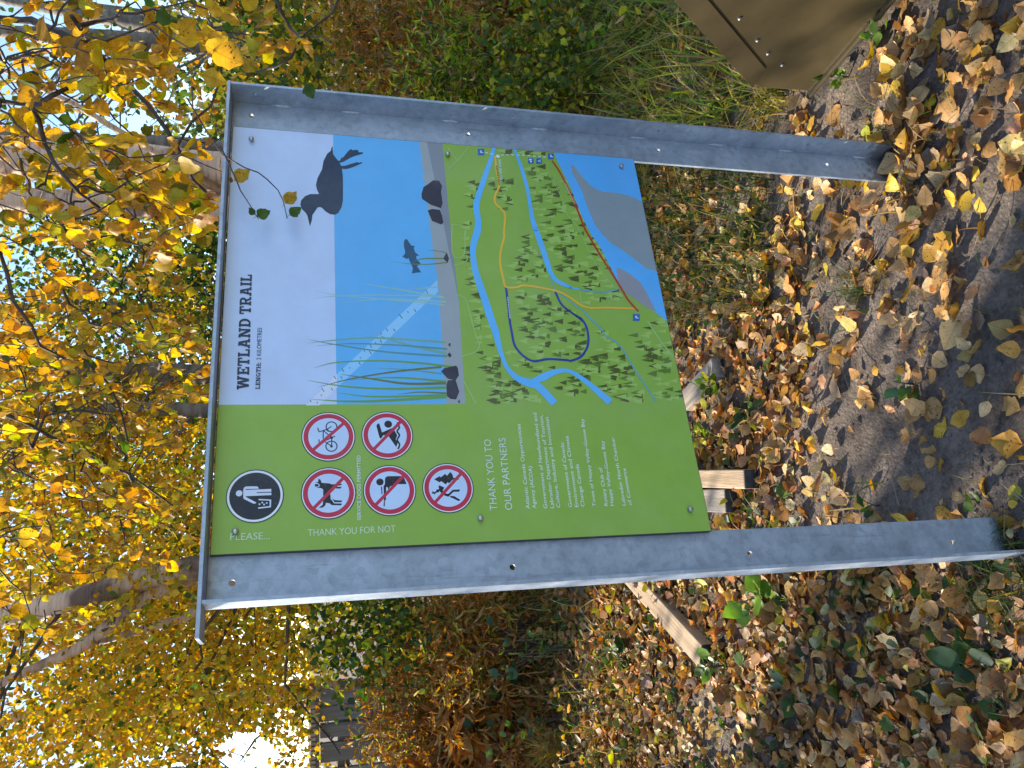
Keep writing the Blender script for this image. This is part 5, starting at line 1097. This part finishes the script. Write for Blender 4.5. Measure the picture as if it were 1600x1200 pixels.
LPn = scatter(N1, -2.3, 2.0, 1.15, 4.0, litter_density)
for k_, (bx_, by_) in enumerate(((-0.36, 1.31), (-0.30, 1.35), (0.60, 1.78), (0.66, 1.74))):      # leaves drifted against the post feet
    LPn[k_ * 9:(k_ + 1) * 9, :2] = np.array([bx_, by_]) + rng.normal(size=(9, 2)) * 0.08
LPn[:, 2] = bumps(LPn[:, 0], LPn[:, 1]); xx, yy, ff = project(LPn)
LPn[:, 2] += 0.004 + 0.022 * rng.random(N1) ** 2 + np.where(yy > 860, 0.012 * rng.random(N1), 0)
tilt = np.where(rng.random(N1) < 0.3, 0.8, 0.3)[:, None]
LNn = np.array([0, 0, 1.0]) + rng.normal(size=(N1, 3)) * tilt; az = rng.random(N1) * 6.283
LDn = np.stack([np.cos(az), np.sin(az), 0.25 * rng.normal(size=N1)], 1); LSn = np.where(rng.random(N1) < 0.4, 0.055, 0.040) * (0.65 + 0.6 * rng.random(N1))
LSn = np.where((xx > 1280) & (yy < 860), LSn * 1.18, LSn)
LSn = np.where((np.abs(LPn[:, 0] + 0.33) < 0.10) & (np.abs(LPn[:, 1] - 1.26) < 0.09), 0.022, LSn)          # only crumbs right at the left post's foot
LM_A = {'yellow': 1.2, 'gold': 2.4, 'tan': 4.6, 'pale': 4.4, 'orange': 1.0, 'brown': 1.3, 'lime': .15, 'grey': .6}
LM_L = {'tan': 5.0, 'brown': 3.4, 'pale': 3.2, 'gold': 1.5, 'grey': 1.1, 'rust': 2.2, 'orange': 1.0, 'lime': .35, 'green': .8, 'dgreen': .4}
isl = (yy > 860) | ((xx < 1250) & (yy > 500))
COLn = np.where(isl[:, None], colours(N1, LM_L, .2), colours(N1, LM_A, .18)); KIND = rng.choice(NLIT, N1, p=LITP)
inf = (xx > 10) & (xx < 1590) & (yy > 8) & (yy < 1192); up = LNn[:, 2] / np.linalg.norm(LNn, axis=1)
score = np.where(inf, LSn / ff * (0.4 + up), 0); order = np.argsort(-score); big, rest = order[:295], order[295:]
LABELS = {'yellow': 'yellow', 'gold': 'golden yellow', 'tan': 'tan', 'pale': 'pale beige', 'orange': 'orange', 'brown': 'brown', 'lime': 'lime green', 'grey': 'grey', 'rust': 'rust brown', 'green': 'green', 'dgreen': 'dark green'}
for i in big:
    mixd = LM_L if isl[i] else LM_A; names = list(mixd); pr = np.array([mixd[k] for k in names]); cn = names[rng.choice(len(names), p=pr / pr.sum())]
    lm = [(1590, 830, 'at the foot of the left post'), (1400, 250, 'at the foot of the right post'), (1290, 120, 'beside the olive bin'), (1105, 1020, 'beside the long plank\'s cut end'), (1170, 760, 'in front of the cut timber ends'), (1110, 600, 'beside the pale offcut'), (1560, 60, 'in the lower right corner of the view'), (1500, 1150, 'in the lower left corner of the view'),
          (1300, 1020, 'in the dense litter left of the left post'), (1430, 600, 'on bare dirt by the blue green seedling'), (1340, 450, 'on dirt by the small grass tuft'), (1550, 420, 'on dirt nearest the viewer between the posts'), (1120, 400, 'in the grass under the map'), (1200, 1160, 'in the dense litter at the left edge'), (1300, 700, 'on bare dirt right of the left post')]
    where = min(lm, key=lambda q: (q[0] - xx[i]) ** 2 + (q[1] - yy[i]) ** 2)[2]
    o = leaf_object('fallen_leaf', leaf_variant('lit', int(KIND[i]), cn, 'litter'), LPn[i], LDn[i], LNn[i], LSn[i])
    tag(o, '%s%s fallen leaf %s' % (LABELS[cn], ', curled' if KIND[i] in CURLED else ', flat', where), 'leaf', '%s %s fallen leaves %s' % (LABELS[cn], 'curled' if KIND[i] in CURLED else 'flat', where))
arr = [leaf_arrays(LPn[rest], LDn[rest], LNn[rest], LSn[rest], COLn[rest], T_LIT, KIND[rest])]
N2 = 21000                                            # small broken pieces and the far carpet
P2 = scatter(N2, -6, 6, 1.2, 9.0, lambda p: np.where(p[:, 1] < 4, litter_density(p) * 0.9, np.where(p[:, 1] < 6.5, 0.95, 0.4))); x2, y2, f2 = project(P2)
P2[:, 2] += 0.002 + 0.012 * rng.random(N2); az = rng.random(N2) * 6.283
arr.append(leaf_arrays(P2, np.stack([np.cos(az), np.sin(az), .3 * rng.normal(size=N2)], 1), np.array([0, 0, 1.0]) + rng.normal(size=(N2, 3)) * .5, np.where(P2[:, 1] < 4, .026, .05) * (.5 + .8 * rng.random(N2)), colours(N2, {'brown': 6, 'tan': 3, 'rust': 2, 'grey': 2, 'pale': 1, 'gold': 1, 'olive': .6}, .25), T_FAR))
for n3, bx3 in ((5200, (-3.2, -0.5, 3.7, 6.4)), (1500, (0.8, 3.0, 3.2, 6.0))):      # the carpet running back under the brush
    P4 = scatter(n3, *bx3); P4[:, 2] += 0.004 + 0.03 * rng.random(n3) ** 2; az = rng.random(n3) * 6.283
    arr.append(leaf_arrays(P4, np.stack([np.cos(az), np.sin(az), .3 * rng.normal(size=n3)], 1), np.array([0, 0, 1.0]) + rng.normal(size=(n3, 3)) * .5, .045 * (.6 + .7 * rng.random(n3)), colours(n3, {'brown': 4, 'tan': 4, 'rust': 2, 'pale': 1.6, 'gold': 1.2, 'olive': .8}, .22), T_FAR))
V, T, U, C = merge(arr)
tag(link('leaf_litter', mesh_from('leaf_litter', V, T, U, C), MAT['litter']), 'carpet of small brown and yellow fallen leaves covering the ground', 'leaf litter', kind='stuff')
# low herbs growing through the litter
def herbs(n, box_, zmax, size, mix, dens=None):
    P = scatter(n, *box_, dens); P[:, 2] += 0.02 + zmax * rng.random(n) ** 1.5; az = rng.random(n) * 6.283
    return leaf_arrays(P, np.stack([np.cos(az), np.sin(az), .2 + .4 * rng.normal(size=n)], 1), np.array([0, -.15, 1.0]) + rng.normal(size=(n, 3)) * .45, size * (.5 + .8 * rng.random(n)), colours(n, mix, .2), T_FAR)
ha = [herbs(2600, (-3.4, -0.75, 3.3, 6.2), 0.16, 0.045, {'olive': 4, 'green': 3, 'brown': 3, 'tan': 3, 'lime': 1, 'gold': 1, 'rust': 2}, lambda p: .35 + .65 * clumpy(p, 2.2, .4)), herbs(420, (-2.2, -0.4, 1.5, 3.3), 0.05, 0.034, {'green': 4, 'dgreen': 3, 'olive': 2, 'lime': 1}, lambda p: clumpy(p, 3.1, .2) ** 2),
      herbs(520, (0.2, 1.1, 2.3, 3.8), 0.05, 0.03, {'green': 4, 'dgreen': 3, 'olive': 2}, None), herbs(1700, (0.95, 3.4, 2.6, 5.0), 0.22, 0.045, {'green': 3, 'olive': 2, 'lime': 4, 'bright': 4, 'gold': 1.5, 'tan': 1.5}, lambda p: clumpy(p, 2.0, .9))]
tag(link('ground_cover', mesh_from('ground_cover', *merge(ha)), MAT['far_leaf']), 'low green and olive herbs growing through the leaf litter', 'ground cover', kind='stuff')
# twigs and straws
mb = MB(); P3 = scatter(520, -2.3, 2.0, 1.2, 4.2)
for p in P3:
    a = rng.random() * 6.28; L = 0.04 + 0.18 * rng.random() ** 2; d = np.array([math.cos(a), math.sin(a), 0.12 * rng.normal()]); q = p + np.array([0, 0, 0.012 + .015 * rng.random()])
    mb.tube([q, q + d * L * .5 + rng.normal(size=3) * .008, q + d * L + rng.normal(size=3) * .008], [0.0013, 0.0011, 0.0006], 4, cap=False)
tag(mb.build('twig_litter', noise_mat('dry_twig', (0.10, 0.07, 0.045), (0.34, 0.25, 0.15), scale=6, rough=.8)), 'thin dry twigs and straws strewn over the dirt', 'twigs', kind='stuff')
# pebbles
mb = MB(); ico = [(0, 0, 1), (.9, 0, .3), (.28, .85, .35), (-.72, .53, .3), (-.72, -.53, .35), (.28, -.85, .3), (.72, .53, -.4), (-.28, .85, -.4), (-.9, 0, -.4), (-.28, -.85, -.4), (.72, -.53, -.4), (0, 0, -1)]
icf = [(0,1,2),(0,2,3),(0,3,4),(0,4,5),(0,5,1),(1,6,2),(2,7,3),(3,8,4),(4,9,5),(5,10,1),(6,7,2),(7,8,3),(8,9,4),(9,10,5),(10,6,1),(11,7,6),(11,8,7),(11,9,8),(11,10,9),(11,6,10)]
for p in np.concatenate([scatter(420, -2, 1.8, 1.2, 2.6, lambda p: clumpy(p, 3.0, 2.0) ** 2), scatter(120, 0.6, 1.0, 1.2, 1.6), scatter(200, -1.9, -1.2, 2.2, 2.8), scatter(120, -0.6, -0.2, 1.2, 1.5)]):
    s_ = 0.0025 + 0.007 * rng.random() ** 3; k = s_ * (0.7 + 0.6 * rng.random(3)); mb.add([p + np.array(q) * k * (1 + .15 * rng.normal()) + np.array([0, 0, s_ * .3]) for q in ico], icf)
for p in np.concatenate([scatter(1500, -1.6, 1.6, 1.2, 2.9, lambda p: clumpy(p, 3.6, 1.0)), scatter(260, -0.45, -0.15, 1.22, 1.5), scatter(260, 0.5, 0.8, 1.6, 1.95)]):
    s_ = 0.0015 + 0.005 * rng.random() ** 2.5; k = s_ * (0.7 + 0.6 * rng.random(3)); mb.add([p + np.array(q) * k * (1 + .2 * rng.normal()) + np.array([0, 0, s_ * .2]) for q in ico], icf)
tag(mb.build('gravel', noise_mat('gravel', (0.09, 0.075, 0.062), (0.21, 0.175, 0.145), scale=25, rough=.85)), 'small grey gravel stones pressed into the dirt', 'gravel', kind='stuff')

# the pale stone in the grass at the right edge
p = gp(885, 8); mb = MB(); nth, nph = 9, 14; vs = []
for a in range(nth + 1):
    for b in range(nph):
        th, ph = math.pi * a / nth, 2 * math.pi * b / nph; r_ = 1 + 0.13 * math.sin(3 * ph + 1.3 * a) + 0.08 * math.sin(5 * ph - 2 * th)
        vs.append((p[0] + 0.10 * r_ * math.sin(th) * math.cos(ph), p[1] + 0.08 * r_ * math.sin(th) * math.sin(ph), 0.05 + 0.07 * r_ * math.cos(th)))
mb.add(vs, [(a * nph + b, (a + 1) * nph + b, (a + 1) * nph + (b + 1) % nph, a * nph + (b + 1) % nph) for a in range(nth) for b in range(nph)])
tag(mb.build('stone', noise_mat('stone', (0.22, 0.18, 0.15), (0.46, 0.38, 0.31), scale=14, rough=.85, bump=.6), smooth=True), 'pale rounded stone in the grass above the olive bin', 'stone')
